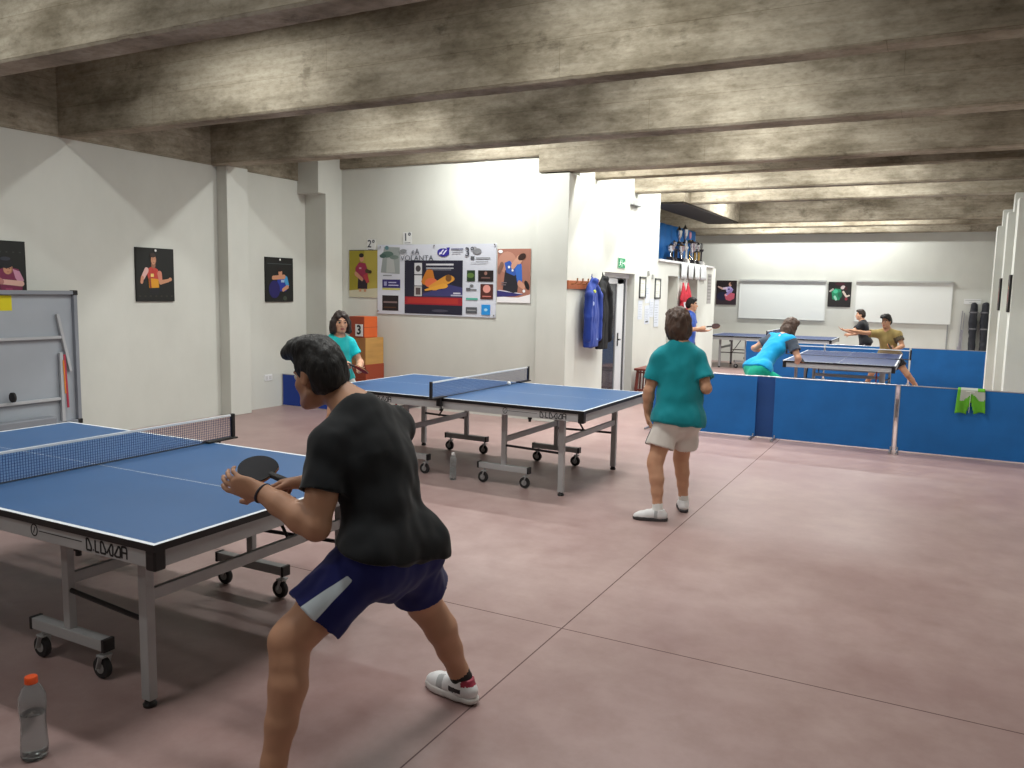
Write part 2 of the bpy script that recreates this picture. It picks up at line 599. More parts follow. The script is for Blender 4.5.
    hem = lerp(pel, wai, sh_.get('hem', .0)); hn = nrm(sh_.get('hemn', sp1)); hi_ = (look['shorts'].get('loose', .012) + .012) / g
    cutH = [(hem, -hn)]
    fl = sh_.get('flat', .7)
    flare = sh_.get('flare', .0); bx = sh_.get('boxy', 0.)
    G.cap(hem - sp1 * .06, wai, (.143 * s * tw + g + flare), .130 * s * tw + g + bx, .04, fp, fl, cuts=cutH)
    G.cap(lerp(hem, wai, .35), wai, (.136 * s * tw + g + flare * .6 + bx * .7), .130 * s * tw + g + bx, .04, fp, fl, cuts=cutH)
    G.cap(wai, che, .128 * s * tw + g + bx, .152 * s * tw + g, .04, fc, fl, cuts=cutH)
    G.cap(che, top, .152 * s * tw + g, .095 * s + g * .8, .05, fc, .64)
    G.cap(J['hipL'] - fp * .05 * s, J['hipR'] - fp * .05 * s, .086 * s + g * hi_, .086 * s + g * hi_, .08, cuts=cutH)
    slv = sh_.get('sleeve', .5)
    for q in 'LR':
        sh, el = J['sh' + q], J['el' + q]
        G.cap(top, sh, .07 * s + g * .5, .055 * s + g * .7, .05)
        G.cap(lerp(che, top, .3), sh, .085 * s + g * .6, .05 * s + g * .7, .05)
        G.cap(lerp(nec, hd, .05), lerp(nec, sh, .62), .05 * s + .008, .045 * s + g * .6, .05)
        G.ell(J['hip' + q] - fp * look.get('butt', .055) * s + sp1 * .01, (.088 * s + g * hi_,) * 3, None, .08, cuts=cutH)
        e = lerp(sh, el, slv); ax = nrm(el - sh)
        if slv > .05:
            w = sh_.get('sw', .022)
            G.cap(sh, e + ax * .08, .055 * s + g * .8, .05 * s * kl + w, .03, cuts=[(e, ax)], inner=[(lerp(sh, e, .75), e + ax * .3, .047 * s * kl + w * .35, .044 * s * kl + w * .55)])
        elif slv < 0:
            pass
    G.cap(lerp(nec, hd, .16), lerp(nec, hd, .95), .062 * s, .08 * s, .012, op='s')
    PS, QS = G.net()
    PS = wrinkle(PS, QS, sh_.get('wr', .005), sh_.get('wscale', 9), sh_.get('wax', (1, 1, .6)), sh_.get('seed', 0.))
    def sreg(cn):
        out = np.zeros(len(cn))
        if 'sleevemat' in sh_:
            for q in sh_.get('sleeve_sides', 'LR'):
                sh, el = J['sh' + q], J['el' + q]; ax = nrm(el - sh)
                r = cn - sh; al = r @ ax; dd = np.linalg.norm(r - al[:, None] * ax, axis=1)
                out[(al > sh_.get('sl0', .02)) & (dd < .1)] = 1
        return out
    shirt = net_mesh('shirt', PS - base, QS, [sh_['mat'], sh_.get('sleevemat', sh_['mat'])], body, (lambda c: sreg(c + base)))
    # ---- shorts
    so = look['shorts']
    if so:
        K = Field(lo - .03, hi + .03, h)
        g2 = so.get('loose', .012); wst = lerp(pel, wai, so.get('waist', .45))
        cw = [(wst, sp1)]
        K.cap(pel - sp1 * .03 * s, lerp(pel, wai, .6), .150 * s * tw + g2, .138 * s * tw + g2, .04, fp, .68, cuts=cw)
        K.cap(J['hipL'] - fp * .045 * s, J['hipR'] - fp * .045 * s, .086 * s + g2, .086 * s + g2, .06, cuts=cw)
        for q in 'LR':
            hip, kn = J['hip' + q], J['kn' + q]; ax = nrm(kn - hip)
            e = lerp(hip, kn, so.get('len', .6))
            fl2 = so.get('flare', .028)
            K.ell(hip - fp * look.get('butt', .055) * s + sp1 * .01, (.088 * s + g2,) * 3, None, .05, cuts=cw)
            K.cap(hip, e + ax * .08, .092 * s + g2, .078 * s * kl + fl2, .03, cuts=[(e, ax), (wst, sp1)], inner=[(lerp(hip, e, .85), e + ax * .3, .07 * s * kl + fl2 * .2, .075 * s * kl + fl2 * .55)])
        K.cut(hem + hn * .02, hn)
        PK, QK = K.net()
        PK = wrinkle(PK, QK, so.get('wr', .006), so.get('wscale', 10), (1, 1, .6), 5.3)
        st = so.get('stripe')
        net_mesh('shorts', PK - base, QK, so['mat'], body, None, None, (lambda c: st(c + base, J)) if st else None)
    # ---- shoes
    sh2 = look['shoe']
    for q in 'LR':
        if not sh2: break
        if q in look.get('noshoe', ''): continue
        an = J['an' + q]; t = nrm(J['toe' + q]); zf = float(J.get('fz' + q, 0.))
        up = J.get('ups' + q, V3(0, 0, 1)); up = nrm(up - t * (up @ t)); sd = np.cross(t, up)
        ft = an - up * (look.get('anh', .085) * s)
        fs = s * .95
        A = lambda x, y, z: ft + (t * x + sd * y + up * z) * fs
        lo2, hi2 = bounds([A(-.1, 0, 0), A(.22, 0, .12), A(.2, .06, 0), A(.2, -.06, 0), A(-.1, .06, 0), A(-.1, -.06, 0)], .03)
        U = Field(lo2, hi2, min(h, .006)); 
        prof = [((-.048, 0, .045), .037), ((.02, 0, .048), .038), ((.085, 0, .036), .042), ((.14, 0, .028), .042), ((.178, 0, .024), .032)]
        U.chain([(A(*p), r * fs) for p, r in prof], .02)
        ctop = [(A(0, 0, .098), up)]
        U.cap(A(-.012, 0, .05), A(-.012, 0, .13), .047 * fs, .045 * fs, .02, cuts=ctop)
        U.cap(A(.03, 0, .06), A(.075, 0, .055), .036 * fs, .03 * fs, .03)
        U.cap(A(-.005, 0, .078), A(-.005, 0, .18), .033 * fs, .04 * fs, .006, op='s')
        U.cut(A(0, 0, .016), -up)
        PU, QU = U.net()
        PU = relax(PU, QU, 1, .4)
        def ureg(cn):
            r = (cn + base - ft) / fs; x = r @ t; y = r @ sd; z = r @ up
            out = np.zeros(len(cn))
            for k, fn in enumerate(sh2.get('marks', [])):
                out[fn(x, y, z)] = k + 1
            return out
        uo = net_mesh('shoe', PU - base, QU, [sh2['mat']] + sh2.get('extra', []), body, ureg)
        U2 = Field(lo2, hi2, min(h, .006))
        for (a, ra), (b, rb) in zip(prof[:-1], prof[1:]):
            U2.cap(A(a[0], 0, .012), A(b[0], 0, .012), ra * fs + .004, rb * fs + .004, .02, cuts=[(A(0, 0, .024), up), (A(0, 0, .0), -up)])
        P2, Q2 = U2.net()
        net_mesh('sole', P2 - base, Q2, sh2['sole'], uo)
        mb = MB()
        for k in range(4):
            x = .045 + .022 * k; zt = .088 - .011 * k
            mb.tube([tuple(A(x, -.026, zt - .012) - base), tuple(A(x + .006, 0, zt + .004) - base), tuple(A(x, .026, zt - .012) - base)], .0035, 6)
        mb.build('laces', sh2.get('lace', sh2['mat']), uo, smooth=True)
    return body
# ------------------------------------------------------------------ setting
def ramp(nt, fac, stops):
    r = nt.nodes.new('ShaderNodeValToRGB')
    e = r.color_ramp.elements
    e[0].position, e[0].color = stops[0][0], (*stops[0][1], 1)
    e[1].position, e[1].color = stops[-1][0], (*stops[-1][1], 1)
    for p, c in stops[1:-1]:
        n = e.new(p); n.color = (*c, 1)
    nt.links.new(fac, r.inputs['Fac'])
    return r.outputs['Color']

def noise_node(nt, vec, scale, detail=5, rough=.55):
    n = nt.nodes.new('ShaderNodeTexNoise')
    n.inputs['Scale'].default_value = scale; n.inputs['Detail'].default_value = detail; n.inputs['Roughness'].default_value = rough
    nt.links.new(vec, n.inputs['Vector'])
    return n.outputs['Fac']

def mapping(nt, scale, loc=(0, 0, 0), rot=(0, 0, 0)):
    tc = nt.nodes.new('ShaderNodeTexCoord'); mp = nt.nodes.new('ShaderNodeMapping')
    mp.inputs['Scale'].default_value = scale; mp.inputs['Location'].default_value = loc; mp.inputs['Rotation'].default_value = rot
    nt.links.new(tc.outputs['Object'], mp.inputs['Vector'])
    return mp.outputs[0]

def mixc(nt, a, b, fac, mode='MULTIPLY'):
    m = nt.nodes.new('ShaderNodeMix'); m.data_type = 'RGBA'; m.blend_type = mode
    if isinstance(fac, (int, float)): m.inputs[0].default_value = fac
    else: nt.links.new(fac, m.inputs[0])
    nt.links.new(a, m.inputs[6]); nt.links.new(b, m.inputs[7])
    return m.outputs[2]

def concrete_mat():
    m = bpy.data.materials.new('board_formed_concrete'); m.use_nodes = True
    nt = m.node_tree; b = nt.nodes['Principled BSDF']
    b.inputs['Roughness'].default_value = .88; b.inputs['Specular IOR Level'].default_value = .2
    streak = noise_node(nt, mapping(nt, (.55, 1.5, 6.5)), 2.2, 7, .66)
    c1 = ramp(nt, streak, [(.25, C(144, 135, 118)), (.5, C(166, 158, 142)), (.75, C(186, 179, 163))])
    fine = noise_node(nt, mapping(nt, (1, 1.3, 2.2), (2, 7, 1)), 14, 8, .72)
    c0 = ramp(nt, fine, [(.3, C(196, 192, 184)), (.55, (1, 1, 1))])
    col = mixc(nt, c1, c0, .6)
    patch = noise_node(nt, mapping(nt, (.7, .7, 1.4), (3, 1, 0)), 1.5, 5, .62)
    c2 = ramp(nt, patch, [(.36, C(150, 144, 134)), (.58, (1, 1, 1))])
    col = mixc(nt, col, c2, .8)
    stain = noise_node(nt, mapping(nt, (1.3, 1.5, 2.2), (9, 4, 2)), 1.7, 9, .72)
    c3 = ramp(nt, stain, [(.32, C(120, 112, 102)), (.42, (1, 1, 1))])
    col = mixc(nt, col, c3, .5)
    br = nt.nodes.new('ShaderNodeTexBrick')
    br.inputs['Scale'].default_value = 1.; br.inputs['Mortar Size'].default_value = .0022
    br.inputs['Brick Width'].default_value = 4.3; br.inputs['Row Height'].default_value = .27
    br.inputs['Color1'].default_value = (1, 1, 1, 1); br.inputs['Color2'].default_value = (.94, .93, .92, 1); br.inputs['Mortar'].default_value = (.6, .56, .5, 1)
    nt.links.new(mapping(nt, (1, 1, 1), (0.4, 0, 0.05), (R_(-90), 0, 0)), br.inputs['Vector'])
    col = mixc(nt, col, br.outputs['Color'], .7)
    nt.links.new(col, b.inputs['Base Color'])
    bp = nt.nodes.new('ShaderNodeBump'); bp.inputs['Strength'].default_value = .4; bp.inputs['Distance'].default_value = .01
    nt.links.new(fine, bp.inputs['Height']); nt.links.new(bp.outputs[0], b.inputs['Normal'])
    return m

def floor_mat():
    m = bpy.data.materials.new('pink_polished_concrete'); m.use_nodes = True
    nt = m.node_tree; b = nt.nodes['Principled BSDF']
    n1 = noise_node(nt, mapping(nt, (1, 1, 1)), .55, 6, .6)
    c1 = ramp(nt, n1, [(.3, C(150, 121, 119)), (.5, C(162, 137, 134)), (.7, C(172, 149, 145))])
    n2 = noise_node(nt, mapping(nt, (1, 1, 1), (5, 2, 0)), 4.5, 8, .7)
    c2 = ramp(nt, n2, [(.3, C(222, 212, 210)), (.62, (1, 1, 1))])
    col = mixc(nt, c1, c2, .7)
    nt.links.new(col, b.inputs['Base Color'])
    rr = nt.nodes.new('ShaderNodeMapRange'); rr.inputs[3].default_value = .3; rr.inputs[4].default_value = .5
    nt.links.new(n2, rr.inputs[0]); nt.links.new(rr.outputs[0], b.inputs['Roughness'])
    b.inputs['Specular IOR Level'].default_value = .45
    return m

def wall_mat():
    m = bpy.data.materials.new('white_wall_paint'); m.use_nodes = True
    nt = m.node_tree; b = nt.nodes['Principled BSDF']
    n1 = noise_node(nt, mapping(nt, (1, 1, .6)), 1.2, 5, .6)
    nt.links.new(ramp(nt, n1, [(.3, C(202, 204, 198)), (.7, C(212, 214, 208))]), b.inputs['Base Color'])
    b.inputs['Roughness'].default_value = .7; b.inputs['Specular IOR Level'].default_value = .25
    n2 = noise_node(nt, mapping(nt, (1, 1, 1)), 40, 3)
    bp = nt.nodes.new('ShaderNodeBump'); bp.inputs['Strength'].default_value = .06; bp.inputs['Distance'].default_value = .01
    nt.links.new(n2, bp.inputs['Height']); nt.links.new(bp.outputs[0], b.inputs['Normal'])
    return m

CONC, FLOOR, WALL = concrete_mat(), floor_mat(), wall_mat()
JOINT = mat('floor_joint', C(95, 72, 72), .9)
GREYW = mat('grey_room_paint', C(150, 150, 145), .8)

# floor with its two saw-cut joints
def floor():
    xs = [-8.7, -1.6035, -1.5965, 1.4]; ys = [-4.0, 3.6465, 3.6535, 21.6]
    mb = MB()
    for i in range(3):
        for j in range(3):
            mb.mi = 1 if (i == 1 or j == 1) else 0
            mb.poly([(xs[i], ys[j], 0), (xs[i+1], ys[j], 0), (xs[i+1], ys[j+1], 0), (xs[i], ys[j+1], 0)])
    mb.mi = 0
    mb.box((-8.7, -4, -.12), (1.4, 21.6, -.02))
    struct(mb.build('floor', [FLOOR, JOINT]))
floor()

ZB = 3.22; ZC = 4.0
def wallbox(name, boxes, m=WALL):
    mb = MB()
    for lo, hi in boxes: mb.box(lo, hi)
    return struct(mb.build(name, m))

wallbox('wall_left', [((-8.65, -4, 0), (-8.33, 9.9, ZB))])
struct(MB().box((-8.65, -4, ZB), (-8.31, 9.9, ZC)).build('ceiling_edge_beam', CONC))
wallbox('wall_near', [((-8.65, -4.2, 0), (1.4, -4, ZC))])
wallbox('wall_right', [((1.05, -4, 0), (1.35, 21.5, ZC))])
wallbox('wall_back', [((-8.65, 9.62, 0), (-4.6, 9.9, 3.43)), ((-4.6, 9.9, 0), (-4.55, 9.95, 3.2))])
wallbox('wall_far', [((-7.2, 21.2, 0), (1.35, 21.5, ZC))])
wallbox('wall_side', [
    ((-4.55, 9.88, 0), (-4.25, 10.87, ZC)), ((-4.55, 10.87, 2.0), (-4.25, 12.15, ZC)), ((-4.55, 12.15, 0), (-4.25, 13.3, ZC)),
    ((-4.55, 13.3, 0), (-4.25, 13.9, 2.25)), ((-4.55, 13.9, 2.02), (-4.25, 14.5, 2.25)), ((-4.55, 14.5, 0), (-4.25, 15.15, 2.25)),
    ((-4.55, 15.15, 0), (-4.25, 15.85, 1.05)), ((-4.55, 15.15, 2.0), (-4.25, 15.85, 2.25)), ((-4.55, 15.85, 0), (-4.25, 17.24, 2.25))])
wallbox('wall_inner', [((-5.75, 9.9, 0), (-5.6, 17.24, ZC)), ((-5.6, 17.1, 0), (-4.56, 17.24, 2.25)), ((-7.2, 17.24, 0), (-7.05, 21.2, ZC)), ((-7.2, 17.1, 0), (-5.6, 17.24, ZC))], GREYW)
# shelf board over the wall with the trophies
struct(MB().box((-4.9, 13.3, 2.25), (-4.21, 16.95, 2.285)).build('trim_1', mat('white_gloss', C(232, 234, 236), .4), bevel=.004))

# corner column, pilasters and column at the banner wall
struct(MB().box((-8.33, 9.26, 0), (-7.94, 9.62, 3.9)).build('trim_2', WALL, bevel=.006))
struct(MB().box((-8.33, 9.1, 3.04), (-7.935, 9.27, 3.9)).build('trim_3', WALL, bevel=.006))
struct(MB().box((-8.33, 7.62, 0), (-8.15, 7.98, ZB)).build('trim_4', WALL, bevel=.006))
struct(MB().box((-4.68, 9.56, 0), (-4.25, 9.89, ZB - .02)).build('trim_5', WALL, bevel=.006))
for i, (y, w) in enumerate(((7.0, .3), (11.7, .34), (13.6, .34), (16.1, .34))):
    mb = MB().box((.75, y, 0), (1.05, y + w, 2.95)).box((.82, y + .03, 2.95), (1.05, y + w - .03, ZB))
    struct(mb.build('trim_%d' % (6 + i), WALL, bevel=.006))

# ceiling slab and beams with chipped lower edges
struct(MB().box((-8.65, -4.2, ZC), (1.4, 21.5, ZC + .2)).build('ceiling', CONC))
def beam(x0, x1, y0, t, zb, zt=ZC, seed=0):
    rnd = random.Random(seed)
    n = max(4, int((x1 - x0) / .05)); mb = MB()
    vs = []
    for i in range(n + 1):
        x = x0 + (x1 - x0) * i / n
        j = noise.noise(Vector((x * 1.3, seed * 7.1, 0))) * .006 + noise.noise(Vector((x * 9, seed * 3.3, 1))) * .004
        k = noise.noise(Vector((x * 1.3, seed * 5.1, 4))) * .006 + noise.noise(Vector((x * 9, seed * 2.3, 5))) * .004
        if rnd.random() < .05: j += rnd.uniform(.004, .014)
        vs.append([(x, y0, zt), (x, y0 + .002, zb + .018 + j), (x, y0 + .014, zb + j * .6), (x, y0 + t - .014, zb + k * .6), (x, y0 + t, zb + .018 + k), (x, y0 + t, zt)])
    flatv = [p for r in vs for p in r]; fs = []
    for i in range(n):
        for q in range(5):
            a = i * 6 + q; fs.append((a, a + 1, a + 7, a + 6))
    fs.append(tuple(range(6))); fs.append(tuple(range(n * 6 + 5, n * 6 - 1, -1)))
    mb.add(flatv, fs)
    return struct(mb.build('ceiling_beam', CONC))
for i, (y, t) in enumerate(((-2.7, .22), (-.7, .22), (1.4, .22), (3.52, .24), (5.5, .2), (7.52, .27))):
    beam(-8.32, 1.06, y, t, ZB, seed=i)
beam(-4.68, 1.06, 9.55, .26, ZB, seed=11)
beam(-8.33, -4.68, 9.57, .24, 3.43, seed=12)
for i, (y, t, x0) in enumerate(((10.4, .12, -4.26), (12.0, .2, -4.26), (13.7, .2, -4.0), (17.6, .22, -4.6), (19.0, .2, -7.06), (20.98, .22, -7.06))):
    beam(x0, 1.06, y, t, ZB, seed=20 + i)
# girder over the trophy niche
struct(MB().box((-4.5, 13.3, ZB), (-3.85, 17.4, ZC)).build('ceiling_girder_beam', CONC))

struct(MB().box((-4.5, 13.32, ZB - .03), (-3.87, 17.38, ZB)).build('ceiling_niche_shade', mat('painted_soffit_shade', C(52, 46, 40), .8)))  # added dark sheet, its colour stands in for the shade under the girder

# ------------------------------------------------------------------ light: tube lamps high between the beams
def tube_light(x, y, power, l=1.2, z=3.93, w=.16):
    d = bpy.data.lights.new('tube_lamp', 'AREA'); d.shape = 'RECTANGLE'; d.size = l; d.size_y = w
    d.energy = power; d.color = (.99, 1., .955)
    o = bpy.data.objects.new('tube_lamp', d); COL.objects.link(o); o.location = (x, y, z)
    return o
LAMPS = [(-5.4, 2.5, 52), (-2.0, 2.5, 70), (-5.4, 4.55, 76), (-2.0, 4.55, 88), (-5.3, 6.55, 76), (-1.9, 6.55, 100), (-5.2, 8.6, 150), (-1.9, 8.6, 110),
         (-3.35, 10.1, 90), (-3.45, 11.2, 140), (-1.3, 11.2, 95), (-3.3, 12.95, 140), (-1.2, 12.95, 95), (-3.2, 15.7, 165), (-1.2, 15.7, 150), (-3.6, 18.4, 150), (-1.5, 18.4, 150), (-3.85, 20.3, 135), (-1.75, 20.3, 135),
         (-3.5, .4, 50), (-3.5, -1.7, 40)]
for x, y, p in LAMPS: tube_light(x, y, p)
w = bpy.data.worlds.new('room_air'); SC.world = w; w.use_nodes = True
w.node_tree.nodes['Background'].inputs[0].default_value = (1, .98, .95, 1)
w.node_tree.nodes['Background'].inputs[1].default_value = .02

# ------------------------------------------------------------------ camera
def camera():
    yaw, f = .483, 810.998
    pitch, roll, hgt = .1146, .0192, 1.7092
    fw = Vector((-math.sin(yaw) * math.cos(pitch), math.cos(yaw) * math.cos(pitch), -math.sin(pitch)))
    r = Vector((math.cos(yaw), math.sin(yaw), 0)); u = r.cross(fw)
    c, s = math.cos(roll), math.sin(roll)
    r2 = r * c + u * s; u2 = u * c - r * s
    M = Matrix.Identity(4)
    for i in range(3):
        M[i][0] = r2[i]; M[i][1] = u2[i]; M[i][2] = -fw[i]
    M[2][3] = hgt
    cd = bpy.data.cameras.new('camera'); cd.sensor_width = 36; cd.lens = 36 * f / 1024; cd.clip_start = .05
    o = bpy.data.objects.new('camera', cd); COL.objects.link(o); o.matrix_world = M
    SC.camera = o
camera()
vs = SC.view_settings
SC.display_settings.display_device = 'sRGB'
vs.view_transform = 'Standard'; vs.look = 'None'; vs.gamma = 1; vs.use_curve_mapping = False
vs.exposure = -.75
SC.cycles.use_denoising = True
SC.cycles.max_bounces = 10; SC.cycles.diffuse_bounces = 5; SC.cycles.transparent_max_bounces = 16
SC.cycles.sample_clamp_indirect = 6
# ------------------------------------------------------------------ table tennis tables
BLUE = mat('table_blue', C(54, 94, 142), .42, var=.05, vscale=3, spec=.4)
NAVYT = mat('table_dark_blue', C(52, 66, 104), .42, spec=.4)
LINE = mat('line_white', C(225, 230, 236), .5)
BLACKP = mat('black_plastic', C(24, 23, 25), .45)
GREYM = mat('grey_painted_steel', C(168, 168, 170), .42, 0., var=.04, vscale=8)
DARKM = mat('dark_steel', C(48, 42, 44), .45, .5)
RUBBER = mat('wheel_rubber', C(38, 36, 38), .7)
WHEELG = mat('wheel_hub', C(150, 150, 150), .4)
NETB = mat('net_blue', C(38, 58, 112), .8)
TAPE = mat('net_tape_white', C(226, 230, 234), .8)
CHROME = mat('chrome', C(190, 190, 192), .25, 1.)
REDP = mat('red_rod', C(170, 40, 45), .5)

def stroke_letters(parent, y, z, x0, hgt, m, flip=1):
    """the angular maker's lettering on the apron: D . L D triangle triangle R"""
    G = {'D': [[(0, 0), (0, 1), (.25, 1), (.62, .32), (.62, .0), (0, 0)]], '.': [[(.0, .1), (.08, .1)]], 'L': [[(0, 1), (0, 0), (.5, 0)]],
         'A': [[(0, .12), (.62, 1), (.78, .9), (.78, 0), (.45, 0), (.30, .5)]], 'O': [[(0, .1), (.55, .95), (.75, .85), (.75, .05), (.3, 0), (0, .1)]], 'R': [[(0, 0), (0, 1), (.5, 1), (.62, .85), (.62, 0)], [(0, .5), (.62, .5)]]}
    mb = MB(); x = x0
    for ch, w in (('D', .85), ('.', .3), ('L', .72), ('D', .78), ('A', .98), ('O', .95), ('R', .8)):
        for pl in G[ch]:
            for (a, b), (c, d) in zip(pl[:-1], pl[1:]):
                mb.bar((x + a * hgt, y, z + (b - .5) * hgt), (x + c * hgt, y, z + (d - .5) * hgt), hgt * .165, .0016, up=(0, 1, 0))
        x += w * hgt
    # thin rule and round badge towards the middle of the apron
    mb.bar((x0 - .30, y, z + .004), (x0 - .03, y, z + .004), .0028, .0016, up=(0, 1, 0))
    for k in range(20):
        a, b = 2 * math.pi * k / 20, 2 * math.pi * (k + 1) / 20
        mb.bar((x0 - .33 + .02 * math.cos(a), y, z + .004 + .024 * math.sin(a)), (x0 - .33 + .02 * math.cos(b), y, z + .004 + .024 * math.sin(b)), .005, .0016, up=(0, 1, 0))
    mb.bar((x0 - .335, y, z - .008), (x0 - .325, y, z + .016), .004, .0016, up=(0, 1, 0))
    return mb.build('lettering', m, parent)

def castor(parent, x, y):
    w = MB().lathe([(.0, -.012), (.03, -.014), (.046, -.013), (.05, -.006), (.05, .006), (.046, .013), (.03, .014), (0, .012)], (x, y, .05), 20, 'y')
    w.lathe([(0, -.016), (.024, -.016), (.026, -.01), (.026, .01), (.024, .016), (0, .016)], (x, y, .05), 16, 'y')
    w.m = [0] * (len(w.m)); half = 20 * 7 + 2
    w.m = [0] * half + [1] * (len(w.f) - half)
    o = w.build('wheel', [RUBBER, WHEELG], parent, smooth=True)
    f = MB().bar((x, y - .022, .05), (x + .018, y - .02, .108), .026, .004).bar((x, y + .022, .05), (x + .018, y + .02, .108), .026, .004)
    f.box((x - .008, y - .024, .104), (x + .036, y + .024, .112)).tube([(x + .014, y, .11), (x + .014, y, .145)], .009)
    f.build('fork', GREYM, o)
    return o

def make_table(label, group=None, top=BLUE, lean=False, letters=True):
    t = empty('table_tennis_table', label=label, cat='table tennis table', group=group)
    L, W, T = 1.37, .7625, .76
    for sx in (-1, 1):
        a, b = (.003, L) if sx > 0 else (-L, -.003)
        ib, ia = sx * (L - .02), sx * .003
        mb = MB(); z = T
        x0, x1 = min(ia, ib), max(ia, ib)
        # playing surface with painted lines: field, two side lines, end line, centre line
        for lo, hi, mi in (((x0, -W + .02), (x1, -.0015), 0), ((x0, .0015), (x1, W - .02), 0), ((x0, -.0015), (x1, .0015), 1),
                           ((a, -W), (b, -W + .02), 1), ((a, W - .02), (b, W), 1), ((min(ib, sx * L), -W + .02), (max(ib, sx * L), W - .02), 1)):
            mb.mi = mi
            mb.poly([(lo[0], lo[1], z), (hi[0], lo[1], z), (hi[0], hi[1], z), (lo[0], hi[1], z)])
        mb.mi = 2
        mb.poly([(a, -W, z), (a, -W, z - .028), (b, -W, z - .028), (b, -W, z)]); mb.poly([(a, W, z), (b, W, z), (b, W, z - .028), (a, W, z - .028)])
        mb.poly([(b, -W, z), (b, -W, z - .028), (b, W, z - .028), (b, W, z)]); mb.poly([(a, -W, z), (a, W, z), (a, W, z - .028), (a, -W, z - .028)])
        mb.poly([(a, -W, z - .028), (a, W, z - .028), (b, W, z - .028), (b, -W, z - .028)])
        mb.build('tabletop', [top, LINE, BLACKP], t, fixn=False)
        f = MB(); q = .008
        xa, xb = sorted((sx * .012, sx * (L - q)))
        f.box((xa, -W + q, T - .095), (xb, -W + q + .03, T - .028)); f.box((xa, W - q - .03, T - .095), (xb, W - q, T - .028))
        e0, e1 = sorted((sx * (L - q), sx * (L - q - .03)))
        f.box((e0, -W + q, T - .095), (e1, W - q, T - .028))
        e0, e1 = sorted((sx * .012, sx * .042)); f.box((e0, -W + q, T - .08), (e1, W - q, T - .028))
        ap = f.build('apron', GREYM, t, bevel=.003)
        for sy in (-1, 1):
            c0, c1 = sorted((sx * (L - .055), sx * (L - .002))); d0, d1 = sorted((sy * (W - .055), sy * (W - .002)))
            MB().box((c0, d0, T - .105), (c1, d1, T - .02)).build('corner_cap', BLACKP, ap, bevel=.008)
        xo, yo, xi, yi = L - .26, .6, .525, .54
        for sy in (-1, 1):
            lg = MB().box((sx * xo - .025, sy * yo - .02, .03), (sx * xo + .025, sy * yo + .02, T - .05)).build('leg', GREYM, t, bevel=.004)
            MB().lathe([(0, 0), (.026, 0), (.028, .012), (.02, .022), (.02, .04), (0, .04)], (sx * xo, sy * yo, 0), 16).build('foot', BLACKP, lg, smooth=True)
            MB().box((sx * xi - .022, sy * yi - .018, .165), (sx * xi + .022, sy * yi + .018, T - .05)).build('leg', GREYM, t, bevel=.004)
            cb = MB().box((sx * xi - .25, sy * yi - .025, .135), (sx * xi + .25, sy * yi + .025, .185)).build('castor_bar', GREYM, t, bevel=.003)
            for k in (-1, 1):
                xx = sx * xi + k * .25
                MB().box((xx - .008, sy * yi - .027, .132), (xx + .008, sy * yi + .027, .188)).build('end_cap', BLACKP, cb)
                castor(cb, sx * xi + k * .21, sy * yi)
            MB().tube([(sx * xi, sy * (yi - .0), .36), (sx * xo, sy * yo, .36)], .011, 8).build('stay_rod', DARKM, t, smooth=True)
            if sy > 0 or sx < 0:
                MB().tube([(sx * (xi + .1), sy * (yi - .05), T - .06), (sx * (xi + .32), sy * (yi - .05), .365)], .009, 8).build('folding_strut', REDP if (sx < 0 and sy < 0) else DARKM, t, smooth=True)
            MB().lathe([(0, -.02), (.012, -.02), (.012, 0), (.018, .002), (.018, .018), (0, .018)], (sx * .86, sy * (W - .05), T - .118), 12).build('lock_knob', BLACKP, t, smooth=True)
        MB().bar((sx * xo, -yo, .465), (sx * xo, yo, .465), .025, .05).build('cross_bar', GREYM, t, bevel=.003)
        MB().bar((sx * xi, -yi, .41), (sx * xi, yi, .41), .025, .05).build('cross_bar', GREYM, t, bevel=.003)
        if letters:
            stroke_letters(t, -W + .0075, T - .06, .975 if sx > 0 else -.78, .045, mat('letter_black', C(30, 30, 32), .6))
    return t

def make_net(label, cord=TAPE, mesh=NETB):
    t = empty('table_tennis_net', label=label, cat='net')
    Z = .76; N = .9
    for sy in (-1, 1):
        p = MB().box((-.011, sy * .915 - .012, Z + .0), (.011, sy * .915 + .012, Z + .156)).build('post', BLACKP, t, bevel=.003)
        c = MB().box((-.03, min(sy * .70, sy * .93), Z + .0015), (.03, max(sy * .70, sy * .93), Z + .013))
        c.box((-.022, min(sy * .775, sy * .80), Z - .07), (.022, max(sy * .775, sy * .80), Z + .004))
        c.box((-.02, min(sy * .72, sy * .80), Z - .07), (.02, max(sy * .72, sy * .80), Z - .058))
        c.build('clamp', BLACKP, p, bevel=.003)
        MB().tube([(0, sy * .75, Z - .105), (0, sy * .75, Z - .035)], .006, 8).lathe([(0, -.012), (.016, -.012), (.018, 0), (.016, .008), (0, .008)], (0, sy * .75, Z - .105), 12).build('clamp_screw', BLACKP, p, smooth=True)
    n = MB(); w = .0016
    k = int(2 * N / .0135)
    for i in range(k + 1):
        y = -N + 2 * N * i / k
        n.box((-w / 2, y - w / 2, Z + .004), (w / 2, y + w / 2, Z + .142))
    for j in range(11):
        z = Z + .004 + .0138 * j
        n.box((-w / 2, -N, z - w / 2), (w / 2, N, z + w / 2))
    n.build('mesh', mesh, t)
    MB().box((-.004, -N, Z + .140), (.004, N, Z + .1535)).build('top_tape', cord, t, bevel=.002)
    MB().tube([(0, -N, Z + .005), (0, N, Z + .005)], .003, 6).build('bottom_cord', BLACKP, t)
    return t

